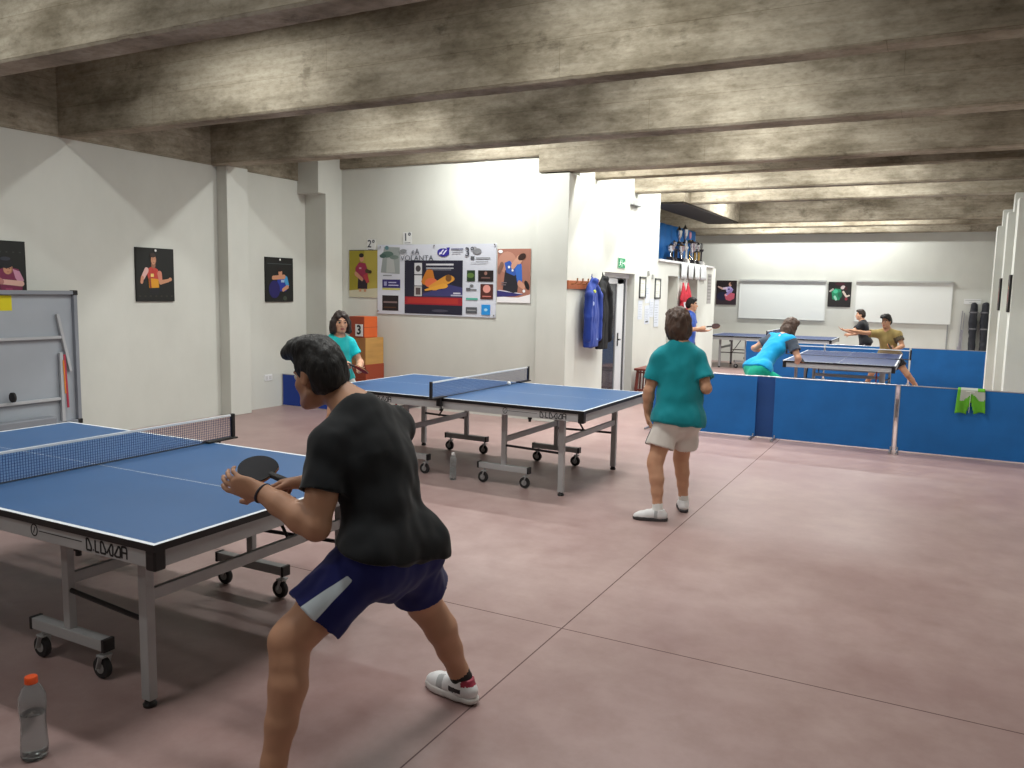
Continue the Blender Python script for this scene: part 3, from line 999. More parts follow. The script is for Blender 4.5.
def place(t, x, y, rz):
    t.location = (x, y, 0); t.rotation_euler = (0, 0, rz); return t
def relabel(t, label, group=None):
    t['label'] = label
    if group: t['group'] = group
    return t
tabA = make_table('blue table tennis table that the man in the black shirt plays on')
tabB = copy_tree(tabA); relabel(tabB, 'blue table tennis table in front of the sponsor banner, clear bottle under it')
place(tabA, -3.852, 2.697, .0035); place(tabB, -3.832, 6.737, -.0105)
tabC = make_table('dark blue table tennis table behind the long blue barriers', top=NAVYT, letters=False)
place(tabC, -1.277, 13.87, R_(90) + .009)
tabD = copy_tree(tabC); relabel(tabD, 'dark table tennis table standing under the wall boards at the far wall')
place(tabD, -3.45, 19.85, R_(180))
netA = make_net('blue net with white tape on the table nearest the man in black')
netB = copy_tree(netA); relabel(netB, 'blue net on the table in front of the sponsor banner')
netC = copy_tree(netA); relabel(netC, 'net across the dark blue table behind the long barriers')
netD = copy_tree(netA); relabel(netD, 'net on the dark table under the far wall boards')
for n, t in ((netA, tabA), (netB, tabB), (netC, tabC), (netD, tabD)):
    n.location = t.location; n.rotation_euler = t.rotation_euler

BALLW = mat('ball_white', C(240, 240, 238), .35)
def ball(x, y, z, label):
    o = MB().lathe([(.02 * math.sin(math.pi * i / 10), -.02 * math.cos(math.pi * i / 10)) for i in range(11)], (0, 0, 0), 16).build('table_tennis_ball', BALLW, smooth=True, loc=(x, y, z))
    return tag(o, label, 'ball')
ball(-3.80, 7.18, .78, 'small white ball lying at the net on the banner side table')

# ------------------------------------------------------------------ folded table leaning at the left wall
def folded_table():
    t = empty('folded_table', (-8.02, 0, 0), label='grey underside of a folded table tennis table standing against the left wall', cat='folded table')
    G1 = mat('grey_board', C(158, 165, 174), .55, var=.04, vscale=3); G2 = mat('grey_frame', C(132, 137, 146), .45); G3 = mat('pale_tube', C(176, 179, 184), .45)
    y0, y1, z0, z1 = 3.93, 5.46, .22, 1.62
    X = -.02
    MB().box((-.1, y0, z0), (-.075, y1, z1)).build('board', G1, t)
    f = MB().box((-.085, y0, z1 - .04), (-.03, y1, z1)).box((-.085, y0, z0), (-.03, y1, z0 + .04)).box((-.085, y1 - .04, z0), (-.03, y1, z1)).box((-.085, y0, z0), (-.03, y0 + .04, z1))
    f.build('rim_frame', G2, t, bevel=.003)
    for yy, zz in ((y1, z1), (y1, z0), (y0, z1), (y0, z0)):
        MB().box((-.09, yy - .045 if yy == y1 else yy - .006, zz - .045 if zz == z1 else zz - .006), (-.024, yy + .006 if yy == y1 else yy + .045, zz + .006 if zz == z1 else zz + .045)).build('corner_cap', BLACKP, t, bevel=.006)
    for k, (ya, yb, m) in enumerate(((5.30, 5.36, 1), (4.06, 4.0, 1))):
        MB().bar((-.045, ya - .06 * (1 if k == 0 else -1), 1.38), (-.045, yb, .78), .03, .03).build('leg', G3, t, bevel=.003)
    for ya in (5.26, 4.12):
        MB().bar((-.045, ya, .98), (-.045, ya, .22), .035, .03).build('leg', G3, t, bevel=.003)
    MB().bar((-.05, 4.0, 1.14), (-.05, 5.30, 1.14), .03, .03).build('cross_bar', G3, t, bevel=.003)
    MB().bar((-.05, 4.0, .50), (-.05, 5.24, .50), .03, .03).build('cross_bar', G3, t, bevel=.003)
    MB().lathe([(0, -.016), (.03, -.016), (.05, -.01), (.05, .01), (.03, .016), (0, .016)], (-.0, 4.72, .57), 18, 'y').build('wheel', RUBBER, t, smooth=True)
    MB().bar((-.03, 5.29, .96), (-.03, 5.31, .40), .022, .006, up=(1, 0, 0)).build('strap', mat('red_strap', C(165, 48, 70), .7), t)
    MB().bar((-.026, 5.275, .90), (-.026, 5.285, .55), .014, .006, up=(1, 0, 0)).build('strap', mat('orange_strap', C(210, 130, 50), .7), t)
    MB().box((-.076, 4.55, 1.42), (-.073, 4.80, 1.57)).build('sticker', mat('yellow_paper', C(208, 196, 20), .6), t)
    MB().box((-.03, 4.3, .26), (.1, 5.1, .34)).build('base_bar', G2, t, bevel=.01)
    for yy in (4.05, 5.34):
        MB().bar((-.16, yy, .1), (.16, yy, .1), .05, .04).bar((-.05, yy, .1), (-.05, yy, .25), .04, .04).build('foot_bar', G2, t)
        for xx in (-.13, .13):
            MB().lathe([(0, -.012), (.035, -.012), (.04, -.006), (.04, .006), (.035, .012), (0, .012)], (xx, yy, .04), 16, 'y').build('wheel', RUBBER, t, smooth=True)
            MB().box((xx - .01, yy - .016, .03), (xx + .01, yy + .016, .09)).build('fork', GREYM, t)
folded_table()

# ------------------------------------------------------------------ bottles
def bottle(x, y, label, cap, capname, H=.30, r=.038, fill=.5, rot=0, tint=(235, 240, 242)):
    t = empty('water_bottle', (x, y, 0), rot, label, 'bottle')
    pet = mat('clear_plastic', C(*tint), .2, trans=.9, ior=1.2)
    wat = mat('water', C(238, 243, 243), .02, trans=1., ior=1.33)
    pr = [(0, .004), (r * .8, 0), (r * .98, .012), (r, .04), (r * .93, .09), (r * .88, .125), (r * .93, .16), (r, .20), (r * .97, .225), (r * .7, .255), (r * .40, .272), (r * .38, .285)]
    k = (H - .012) / .285
    P = [(a, b * k) for a, b in pr]
    inner = [(max(0, a - .0022), b) for a, b in reversed(P)]
    inner[-1] = (0, P[0][1] + .003)
    MB().lathe(P + inner, (0, 0, 0), 28).build('body', pet, t, smooth=True)
    zf = fill * H
    wp = [(0, .0075)] + [(max(.001, a - .0036), max(b, .0075)) for a, b in P[1:] if b < zf] + [(P[4][0] - .004, zf), (0, zf)]
    MB().lathe(wp, (0, 0, 0), 28).build('water', wat, t, smooth=True)
    MB().lathe([(0, H - .024), (r * .47, H - .024), (r * .47, H - .003), (r * .42, H), (0, H)], (0, 0, 0), 24).build(capname, cap, t, smooth=True)
    for i in range(3):
        pass
    return t
bottle(-2.79, 1.655, 'clear plastic bottle with an orange cap on the floor', mat('orange_cap', C(228, 88, 38), .4), 'cap', .305, .046, .55)
bottle(-3.80, 6.13, 'clear plastic bottle with a white cap on the floor under the table', mat('white_cap', C(235, 235, 235), .4), 'cap', .25, .032, .45)

# ------------------------------------------------------------------ blue court barriers
def cloth_mat(name, col, dark):
    return mat(name, C(*col), .75, var=.10, vscale=3.2, bump=.25, bscale=5, sheen=.1)
BARR = cloth_mat('barrier_blue', (18, 100, 172), 0)
BARD = cloth_mat('barrier_navy', (24, 66, 126), 0)
SILV = mat('galvanised_tube', C(178, 180, 184), .35, .8)
def barrier(x0, x1, y, label, group, m=BARR, posts=(1, 1), H=.75, seed=0, rz=0., loc=None, foot=True, dy=0.):
    w = x1 - x0; cx = (x0 + x1) / 2
    t = empty('court_barrier', (cx, y, 0) if loc is None else loc, rz, label, 'barrier', group)
    n, mm = max(8, int(w / .05)), 14; mb = MB(); vs = []; fs = []
    for side in (-1, 1):
        base = len(vs)
        for i in range(n + 1):
            for j in range(mm + 1):
                u = -w / 2 + w * i / n; z = .012 + (H - .017) * j / mm
                wv = noise.noise(Vector((u * 2.2 + seed * 9, z * 2.5, seed))) * .010 * math.sin(math.pi * j / mm) ** .6
                vs.append((u, wv + side * .0022, z))
        for i in range(n):
            for j in range(mm):
                a = base + i * (mm + 1) + j
                fs.append((a, a + mm + 1, a + mm + 2, a + 1) if side < 0 else (a, a + 1, a + mm + 2, a + mm + 1))
    mb.add(vs, fs); mb.build('cloth', m, t, smooth=True, fixn=False)
    f = MB().tube([(-w / 2, 0, H - .004), (w / 2, 0, H - .004)], .0065, 8)
    f.build('top_tube', SILV, t, smooth=True)
    for s, bare in ((-1, posts[0]), (1, posts[1])):
        MB().tube([(s * (w / 2 - .006), 0, .02), (s * (w / 2 - .006), 0, H - .004)], .0055 if bare else .007, 8).build('side_tube', SILV if bare else m, t, smooth=True)
    for s in (-1, 1):
        if not foot: break
        xx = s * (w / 2 - .02)
        MB().tube([(xx, -.2, .016), (xx, .2, .016)], .009, 8).lathe([(0, -.02), (.014, -.02), (.014, .02), (0, .02)], (xx, -.2, .014), 10, 'y').lathe([(0, -.02), (.014, -.02), (.014, .02), (0, .02)], (xx, .2, .014), 10, 'y').tube([(xx, 0, .016), (xx, 0, .05)], .008, 8).build('foot', SILV, t, smooth=True)
    return t
GB = 'blue barriers in the long front row'
barrier(-3.22, -1.89, 9.95, 'blue cloth barrier behind the boy in teal, first of the long front row', GB, seed=1, posts=(0, 0))
barrier(-1.95, -1.62, 9.99, 'narrow dark blue barrier flap between two front row barriers', GB, BARD, seed=2, foot=False, posts=(0, 0))
barrier(-1.68, -.375, 9.95, 'blue cloth barrier between the dark flap and the chrome post joint', GB, seed=3, posts=(0, 1))
barrier(-.345, 1.02, 9.95, 'blue cloth barrier with the green and white shorts on it', GB, seed=4)
GR = 'blue barriers in the rear row'
barrier(-3.62, -2.05, 17.6, 'blue barrier of the rear row behind the boy in bright cyan', GR, seed=5)
barrier(-2.03, -.48, 17.6, 'blue barrier of the rear row in front of the boy in black', GR, seed=6)
barrier(-.46, 1.02, 17.6, 'blue barrier of the rear row below the black bundles', GR, seed=7)
barrier(-.6, .6, 0, 'blue barrier piece leaning at the left wall near the corner column', None, mat('barrier_royal', C(30, 62, 150), .75), seed=8, rz=0., loc=(-7.72, 8.74, 0), foot=False, H=.46)

# green and white shorts over the barrier
def draped_shorts():
    gm = mat('lime_cloth', C(92, 168, 40), .8, var=.08, vscale=14); wm = mat('pale_cloth', C(178, 184, 176), .8)
    mb = MB(); n, k = 26, 22; vs = []; 
    x0, x1 = .225, .475
    for i in range(n + 1):
        for j in range(k + 1):
            u = i / n; v = j / k
            L = .27 if u < .48 else .255
            fl = 1 + .14 * v * (1 if v > 0 else 0)
            x = (x0 + x1) / 2 + (u - .5) * (x1 - x0) * fl
            if v < .15:
                a = (v / .15) * math.pi; y = 9.95 + .014 * math.cos(a); z = .752 + .012 * math.sin(a)
            else:
                z = .752 - (v - .15) / .85 * L; y = 9.936 - .012 - .018 * math.sin(math.pi * 4 * u + .6) * (v - .1)
                if v > .55: z += .012 * math.sin(9 * u)
            vs.append((x, y, z))
    fs = []; mi = []
    for i in range(n):
        for j in range(k):
            u, v = (i + .5) / n, (j + .5) / k
            if v > .52 and abs(u - .5) < .06 * (v - .5) / .5 * 2.2: continue
            a = i * (k + 1) + j; fs.append((a, a + 1, a + k + 2, a + k + 1))
            g = v > .45 + .12 * math.sin(u * 9) or u < .12 or (u > .72 and v < .22)
            mi.append(0 if g else 1)
    mb.add(vs, fs); mb.m = mi
    o = mb.build('draped_shorts', [gm, wm], smooth=True)
    so = o.modifiers.new('cloth', 'SOLIDIFY'); so.thickness = .006; so.offset = 0
    tag(o, 'green and white shorts hung over the front row barrier', 'shorts')
    mb2 = MB().bar((.30, 9.925, .73), (.38, 9.915, .725), .012, .004).bar((.345, 9.912, .72), (.34, 9.905, .50), .01, .003)
    mb2.build('waist_cord', mat('white_cord', C(225, 228, 225), .8), o)
draped_shorts()
# ------------------------------------------------------------------ pictures of players on the walls (generic figures)
SK = (196, 142, 112); SKD = (150, 104, 84); HRD = (32, 26, 26)
def board(name, label, cat, o, u, n, W, H, th, back, shapes, group=None, hook=True, art_name='printed_picture'):
    t = empty(name, label=label, cat=cat, group=group)
    set_frame(t, o, u, n)
    MB().box((-W / 2, -H / 2, 0), (W / 2, H / 2, th)).build('backing', back, t, bevel=min(.002, th * .3))
    art(art_name, t, W, H, shapes, z=th + .0008)
    if hook:
        MB().lathe([(0, 0), (.014, 0), (.014, .006), (.008, .01), (0, .01)], (0, H / 2 - .03, th + .008), 12).build('pin', mat('white_cap', C(235, 235, 235), .4), t, smooth=True)
    return t
BK = mat('poster_black_edge', C(22, 22, 22), .6)
DK = (26, 28, 27)
def dots(y, col, n=8, x0=.1, x1=.9, w=.035, h=.02):
    return [(col, rect(x0 + (x1 - x0) * i / (n - 1) - w / 2, y - h / 2, x0 + (x1 - x0) * i / (n - 1) + w / 2, y + h / 2)) for i in range(n)]
XW = -8.33
uL, nL = (0, 1, 0), (1, 0, 0)
# left wall, facing +x
A_ = [(DK, rect(.02, .01, .98, .99))] + dots(.80, (52, 54, 54), 8) + [
    ((120, 44, 76), [(.42, .02), (.90, .02), (.94, .34), (.86, .5), (.66, .54), (.46, .46), (.38, .3)]), ((196, 140, 165), [(.76, .5), (.88, .46), (.95, .30), (.88, .22), (.8, .34)]),
    (SKD, ell(.68, .50, .085, .10)), (SK, ell(.67, .49, .07, .085)), ((28, 27, 32), ell(.65, .60, .12, .09)), ((52, 54, 66), ell(.64, .68, .09, .035)), ((96, 60, 52), rect(.64, .50, .67, .515)), ((96, 60, 52), rect(.69, .50, .72, .515)), ((150, 90, 84), rect(.66, .44, .70, .452)),
    ((214, 168, 156), limb((.90, .24), (.56, .27), .05, .045)), ((178, 120, 116), limb((.55, .27), (.48, .33), .05, .045)), ((150, 60, 96), rect(.62, .05, .74, .16)), ((96, 34, 62), [(.5, .02), (.56, .02), (.54, .2), (.47, .22)])]
board('wall_poster', 'dark poster of a player in pink above the folded table', 'poster', (XW, 4.80, 1.83), uL, nL, .58, .56, .022, BK, A_)
B_ = [(DK, rect(.02, .01, .98, .99))] + dots(.10, (58, 54, 46), 7, .08, .92, .05, .03) + [
    ((190, 70, 60), [(.26, .6), (.42, .66), (.56, .6), (.62, .44), (.56, .40), (.3, .42)]), ((214, 150, 40), [(.3, .44), (.57, .42), (.58, .26), (.32, .25)]), ((30, 30, 34), rect(.33, .12, .57, .25)),
    ((214, 172, 168), limb((.26, .58), (.16, .44), .055, .045)), ((200, 140, 116), limb((.15, .44), (.13, .36), .04, .035)), ((206, 130, 110), limb((.60, .52), (.62, .40), .06, .05)), (SK, limb((.62, .36), (.84, .40), .042, .03)), (SK, ell(.88, .42, .045, .035)),
    ((190, 60, 52), [(.40, .62), (.46, .56), (.52, .62), (.5, .46), (.44, .46)]), (SKD, ell(.44, .68, .055, .06)), (SKD, ell(.45, .78, .07, .09)), (SK, ell(.44, .775, .062, .085)), ((58, 46, 42), ell(.43, .865, .075, .045)), ((100, 66, 56), rect(.41, .79, .435, .80)), ((100, 66, 56), rect(.455, .79, .48, .80)), ((140, 84, 74), rect(.425, .725, .465, .735)), ((150, 70, 50), [(.3, .44), (.34, .25), (.37, .25), (.36, .44)]), ((235, 205, 120), rect(.36, .46, .44, .52))]
board('wall_poster', 'dark poster of a player in orange and red, alone between folded table and pilaster', 'poster', (XW, 6.64, 1.815), uL, nL, .53, .63, .025, BK, B_)
C_ = [(DK, rect(.02, .01, .98, .99)), ((70, 76, 78), rect(.06, .85, .94, .865)),
    ((40, 58, 150), [(.42, .56), (.62, .6), (.8, .5), (.82, .34), (.72, .24), (.48, .24), (.40, .4)]), ((64, 150, 205), limb((.72, .52), (.78, .38), .07, .055)), (SK, limb((.78, .34), (.62, .27), .045, .04)),
    (SK, limb((.66, .57), (.26, .54), .05, .045)), (SK, ell(.52, .66, .07, .08)), (HRD, ell(.5, .73, .09, .05)), ((36, 32, 96), ell(.3, .28, .2, .2)), ((60, 70, 60), ell(.68, .08, .07, .05)), ((150, 180, 215), rect(.54, .44, .66, .5))]
board('wall_poster', 'dark poster of a player in blue between pilaster and corner column', 'poster', (XW, 8.70, 1.80), uL, nL, .54, .62, .025, BK, C_)
# white light switch plate
s = empty('wall_socket', label='white double socket plate low on the left wall', cat='socket'); set_frame(s, (XW, 8.47, .425), uL, nL)
MB().box((-.075, -.045, 0), (.075, .045, .01)).build('plate', mat('white_gloss', C(232, 234, 236), .4), s, bevel=.004)
for k in (-.035, .035):
    MB().box((k - .024, -.024, .008), (k + .024, .024, .013)).build('outlet', mat('socket_grey', C(205, 206, 206), .4), s, bevel=.003)

# banner wall, facing -y
YB = 9.615
uB, nB = (1, 0, 0), (0, -1, 0)
PAPER = mat('paper_white', C(222, 224, 224), .7)
P1_ = [((150, 140, 40), rect(0, .14, 1, 1)), ((172, 158, 70), [(.35, .14), (1, .2), (1, 1), (.55, 1)]), ((196, 192, 168), [(0, 0), (1, 0), (1, .2), (.5, .17), (0, .14)]), ((96, 92, 80), rect(0, .985, 1, 1)),
    ((40, 28, 40), [(.3, .18), (.64, .18), (.66, .4), (.32, .42)]), ((150, 44, 76), [(.22, .62), (.36, .74), (.58, .72), (.66, .58), (.66, .36), (.34, .40), (.24, .48)]), ((176, 60, 66), [(.5, .46), (.64, .52), (.72, .32), (.62, .30)]),
    (SK, limb((.24, .5), (.46, .38), .045, .04)), (SK, ell(.45, .82, .075, .075)), (HRD, ell(.44, .885, .085, .045)), ((70, 60, 40), limb((.62, .56), (.74, .54), .045, .03)), ((205, 160, 175), rect(.36, .6, .44, .63)), ((60, 45, 30), ell(.76, .54, .045, .035)),
    (SK, rect(.36, .12, .44, .18)), (SK, rect(.53, .12, .61, .18))]
board('wall_poster', 'mustard yellow poster of a player in red left of the sponsor banner', 'poster', (-7.54, YB, 1.915), uB, nB, .52, .69, .006, PAPER, P1_, hook=False)
P2_ = [((168, 116, 100), rect(0, .1, 1, 1)), ((190, 140, 122), ell(.3, .75, .28, .2)), ((232, 230, 232), [(0, 0), (1, 0), (1, .16), (.6, .09), (0, .12)]), ((52, 50, 112), [(0, .1), (.55, .12), (.8, .16), (.1, .22), (0, .22)]), ((205, 205, 220), [(.0, .225), (.08, .235), (.78, .17), (.74, .16)]),
    ((40, 40, 48), [(.18, .24), (.24, .6), (.5, .66), (.66, .52), (.62, .2), (.5, .18)]), ((54, 92, 178), [(.22, .74), (.38, .78), (.58, .62), (.66, .56), (.52, .5), (.28, .56)]), ((58, 110, 200), limb((.64, .66), (.68, .42), .1, .08)), ((205, 150, 128), limb((.68, .36), (.8, .30), .06, .05)), ((30, 26, 28), ell(.9, .33, .055, .1, 40)),
    ((130, 96, 84), limb((.14, .7), (.06, .58), .06, .05)), ((206, 156, 134), ell(.66, .80, .1, .085, 30)), ((56, 34, 30), ell(.74, .85, .12, .06, 15)), ((206, 156, 134), limb((.58, .76), (.48, .68), .06, .06)), ((235, 238, 242), ell(.36, .66, .035, .025)), ((235, 238, 242), ell(.47, .6, .03, .022)), ((238, 238, 240), ell(.82, .22, .04, .03)), ((240, 240, 242), ell(.1, .95, .07, .03)), ((120, 110, 115), rect(.14, .36, .3, .38)), ((120, 110, 115), rect(.14, .32, .28, .34))]
board('wall_poster', 'brownish poster of a player in blue right of the sponsor banner', 'poster', (-5.045, YB, 1.905), uB, nB, .50, .71, .006, PAPER, P2_, hook=False)

def banner():
    W, H = 1.97, .99
    t = empty('sponsor_banner', label='wide white sponsor banner with a dark table tennis picture', cat='banner')
    set_frame(t, (-6.295, YB - .004, 1.835), uB, nB)
    BW = mat('banner_vinyl', C(208, 212, 224), .45)
    n, m = 40, 16; vs = []; fs = []
    def bump(x, y): return .006 + .006 * noise.noise(Vector((x * 3, y * 3, 2))) 
    mb = MB()
    mb.box((-W / 2, -H / 2, 0), (W / 2, H / 2, .004)).build('sheet', BW, t)
    N = (34, 34, 52); sh = []
    R = lambda x0, y0, x1, y1: rect(x0, y0, x1, y1)
    # left column
    sh += [((150, 158, 158), [(.03, .60), (.20, .58), (.20, .96), (.06, .97)]), ((176, 180, 180), [(.08, .6), (.16, .6), (.14, .86), (.09, .88)]), ((88, 112, 104), ell(.09, .86, .055, .045, 10)), ((70, 96, 92), ell(.05, .84, .03, .03)), ((112, 128, 124), ell(.15, .82, .04, .03)), ((90, 130, 140), ell(.085, .955, .018, .03)), ((140, 146, 150), R(.05, .55, .13, .565)),
           ((52, 44, 110), R(.045, .38, .205, .5)), ((160, 160, 200), R(.06, .41, .085, .47)), ((190, 188, 220), R(.1, .45, .17, .465)), ((190, 188, 220), R(.1, .41, .19, .425)), ((196, 196, 110), R(.045, .35, .205, .375)),
           ((36, 30, 34), R(.045, .05, .19, .27)), ((130, 110, 110), R(.055, .16, .18, .185)), ((90, 60, 40), R(.06, .09, .17, .105))]
    # centre picture
    sh += [(N, R(.245, .02, .735, .775)), ((150, 34, 46), R(.245, .15, .735, .26)), ((170, 48, 44), R(.27, .17, .70, .245)), ((50, 46, 78), R(.4, .26, .735, .33)), ((60, 60, 110), [(.4, .30), (.62, .44), (.735, .40), (.735, .28), (.4, .28)]),
           ((205, 205, 210), R(.33, .58, .395, .74)), ((70, 66, 70), ell(.362, .66, .022, .045)), ((214, 216, 222), R(.33, .42, .395, .565)), ((190, 186, 186), R(.33, .27, .395, .41)), ((90, 76, 76), R(.342, .29, .383, .39)), ((205, 206, 214), R(.43, .705, .66, .73)), ((190, 192, 200), R(.43, .66, .66, .675)), ((150, 150, 165), R(.43, .64, .64, .648)),
           ((196, 120, 44), limb((.46, .62), (.45, .48), .03, .06)), ((220, 112, 70), ell(.475, .46, .055, .07)), ((216, 150, 60), limb((.5, .4), (.62, .52), .045, .05)), ((224, 160, 60), limb((.43, .36), (.58, .42), .012, .035)), ((120, 80, 40), ell(.62, .53, .025, .05)),
           ((170, 168, 190), R(.64, .28, .735, .30)), ((200, 200, 214), R(.66, .31, .72, .33)), ((70, 68, 84), ell(.55, .07, .07, .02))]
    # right column
    sh += [((40, 62, 40), R(.77, .49, .835, .64)), ((90, 120, 60), ell(.80, .57, .028, .035)), ((36, 28, 28), R(.86, .49, .98, .64)), ((150, 110, 100), ell(.92, .6, .012, .025)), ((110, 80, 76), R(.885, .53, .955, .55)),
           ((96, 98, 104), R(.765, .36, .80, .4)), ((120, 122, 128), R(.8, .365, .85, .385)), ((110, 112, 116), ell(.81, .43, .015, .018)), ((78, 40, 36), R(.88, .25, .98, .455)), ((220, 150, 140), ell(.93, .39, .03, .055)), ((200, 120, 110), R(.895, .28, .965, .295)),
           ((80, 168, 150), R(.765, .235, .86, .262)), ((84, 86, 92), R(.765, .05, .855, .135)), ((150, 152, 156), R(.775, .085, .845, .1)), ((40, 140, 214), R(.89, .035, .96, .175)), ((160, 210, 240), ell(.925, .105, .014, .02))]
    # heading marks
    sh += [((52, 44, 150), ell(.575, .885, .05, .058, 12)), ((52, 44, 150), [(.6, .95), (.63, .955), (.62, .9)]), ((220, 220, 240), limb((.545, .86), (.575, .92), .006, .006)), ((220, 220, 240), limb((.575, .86), (.6, .915), .006, .006)), ((220, 220, 240), ell(.553, .875, .012, .014)),
           ((120, 122, 150), R(.64, .925, .74, .94)), ((170, 172, 180), R(.65, .895, .74, .905)), ((170, 172, 180), R(.65, .87, .72, .88)), ((130, 132, 138), ell(.85, .90, .035, .04)), ((150, 152, 158), ell(.83, .94, .018, .02)), ((88, 90, 96), R(.80, .79, .83, .83)), ((130, 132, 136), R(.84, .80, .955, .815)), ((150, 152, 156), R(.84, .755, .94, .765)), ((150, 152, 156), R(.8, .735, .92, .742)),
           ((130, 134, 140), ell(.235, .91, .03, .025)), ((150, 154, 160), R(.2, .875, .27, .885))]
    art('printed_picture', t, W, H, sh, z=.005, dz=.00015)
    ink = mat('ink_grey', C(84, 88, 98), .6)
    lettering('VOLANTA', .105, ink, t, (.352 - .5) * W, (.805 - .5) * H, .0165, 0, 1.15)
    lettering('eA', .12, ink, t, (.34 - .5) * W, (.895 - .5) * H, .0165)
    lettering('3\u00b0', .17, mat('ink_dark', C(72, 76, 88), .6), t, (.79 - .5) * W, (.885 - .5) * H, .0165, .002)
    for x, y in ((-.47, .47), (0, .48), (.49, .485), (-.49, -.46), (.49, -.47)):
        MB().lathe([(0, 0), (.012, 0), (.012, .004), (0, .006)], (x * W, y * H, .017), 10).build('eyelet', CHROME, t)
banner()
for k, (tx, x, z, rz, lab) in enumerate((('2\u00b0', -7.40, 2.33, -.08, 'small white paper reading 2\u00b0 left above the banner'), ('1\u00b0', -6.76, 2.42, .03, 'small white paper reading 1\u00b0 above the banner top edge'))):
    t = empty('number_paper', label=lab, cat='paper', group=None); set_frame(t, (x, YB, z), (math.cos(rz), 0, math.sin(rz)), nB)
    MB().box((-.075, -.085, 0), (.075, .085, .002)).build('sheet', PAPER, t)
    lettering(tx, .15, mat('ink_dark', C(72, 76, 88), .6), t, 0, .01, .0032, .003)
    MB().box((-.05, -.07, .002), (.05, -.062, .003)).build('underline', mat('ink_dark', C(72, 76, 88), .6), t)

# podium blocks stacked in the corner of the banner wall
def podium():
    OR = mat('podium_orange', C(208, 96, 44), .55, var=.05, vscale=6); RD = mat('podium_red', C(150, 66, 42), .55); WD = mat('podium_wood', C(186, 142, 80), .6, var=.12, vscale=3, stretch=(1, 1, 6))
    t = empty('podium_block', (-7.315, 9.40, 0), R_(-3), 'wooden podium block with red base and faded yellow sides', 'podium')
    MB().box((-.155, -.2, 0), (.155, .2, .42)).build('plinth', RD, t, bevel=.005)
    MB().box((-.155, -.2, .42), (.155, .2, .62)).build('band', RD, t, bevel=.005)
    MB().box((-.15, -.195, .62), (.15, .195, 1.0)).build('box', WD, t, bevel=.005)
    MB().box((-.15, -.2, .62), (.14, -.196, 1.0)).build('side_board', mat('podium_brown', C(158, 108, 62), .6), t)
    t2 = empty('podium_block', (-7.33, 9.345, 1.003), R_(-3), 'orange podium block marked 3 on top of the wooden one', 'podium')
    MB().box((-.14, -.14, 0), (.14, .14, .30)).build('box', OR, t2, bevel=.005)
    MB().box((-.14, -.144, .0), (.135, -.139, .30)).build('side_board', RD, t2)
    MB().box((-.02, -.152, .02), (.115, -.145, .19)).build('number_plate', PAPER, t2)
    l = lettering('3', .18, mat('ink_black', C(30, 30, 34), .6), t2, .047, -.1535, .105, .006)
    l.rotation_euler = (R_(90), 0, 0)
    MB().box((-.138, -.148, .145), (.1405, .142, .151)).build('groove', RD, t2)
podium()

# ------------------------------------------------------------------ side wall: door, coat rack, jackets, frames
XS = -4.25
uS, nS = (0, 1, 0), (1, 0, 0)
def door():
    wf = mat('white_door_frame', C(206, 208, 212), .4); dg = mat('dark_glass', C(58, 60, 66), .12, spec=.6)
    t = bpy.data.objects.new('door_1', None); COL.objects.link(t); t.location = (-4.37, 10.87, 0); struct(t)
    # casing
    MB().box((-.03, 0, 0), (.05, .05, 2.0)).box((-.03, .0, 1.93), (.03, 1.28, 2.0)).box((-.03, 1.23, 0), (.0, 1.28, 2.0)).build('door_casing', wf, t, bevel=.004)
    f = MB().box((-.02, .05, 0), (.03, .14, 1.92)).box((-.02, .77, 0), (.03, 1.04, 1.92)).box((-.02, .05, 1.84), (.03, 1.04, 1.92)).box((-.02, .05, 0), (.03, 1.04, .1))
    lf = f.build('door_leaf', wf, t, bevel=.004)
    MB().box((-.005, .14, .1), (.012, .77, 1.84)).build('door_pane', dg, lf)
    h = MB().tube([(.03, .84, 1.0), (.075, .84, 1.0), (.08, .76, 1.0)], .011, 8).box((.028, .815, .9), (.036, .865, 1.1))
    h.build('door_handle', BLACKP, lf)
    MB().box((-.03, 1.04, 0), (-.01, 1.23, 1.93)).build('door_dark_panel', mat('dark_door', C(72, 74, 80), .5), t)
door()
def exit_sign():
    t = empty('exit_sign', label='green emergency exit sign with running man over the door', cat='sign'); set_frame(t, (XS, 11.52, 2.145), uS, nS)
    MB().box((-.15, -.075, 0), (.15, .075, .012)).build('plate', mat('sign_edge', C(190, 214, 200), .4), t)
    g = (24, 140, 92); w = (232, 242, 236)
    sh = [(g, rect(.02, .03, .98, .97)), (w, rect(.56, .14, .6, .86)), (w, [(.64, .45), (.82, .45), (.82, .28), (.95, .5), (.82, .72), (.82, .55), (.64, .55)]), (w, ell(.34, .78, .045, .09)), (w, limb((.32, .66), (.28, .42), .05, .045)), (w, limb((.28, .42), (.40, .3), .035, .03)), (w, limb((.40, .3), (.38, .14), .03, .025)), (w, limb((.27, .4), (.14, .24), .035, .03)), (w, limb((.33, .62), (.44, .52), .028, .022)), (w, limb((.3, .62), (.18, .54), .028, .022))]
    art('printed_picture', t, .30, .15, sh, z=.0128, dz=.0003)
exit_sign()
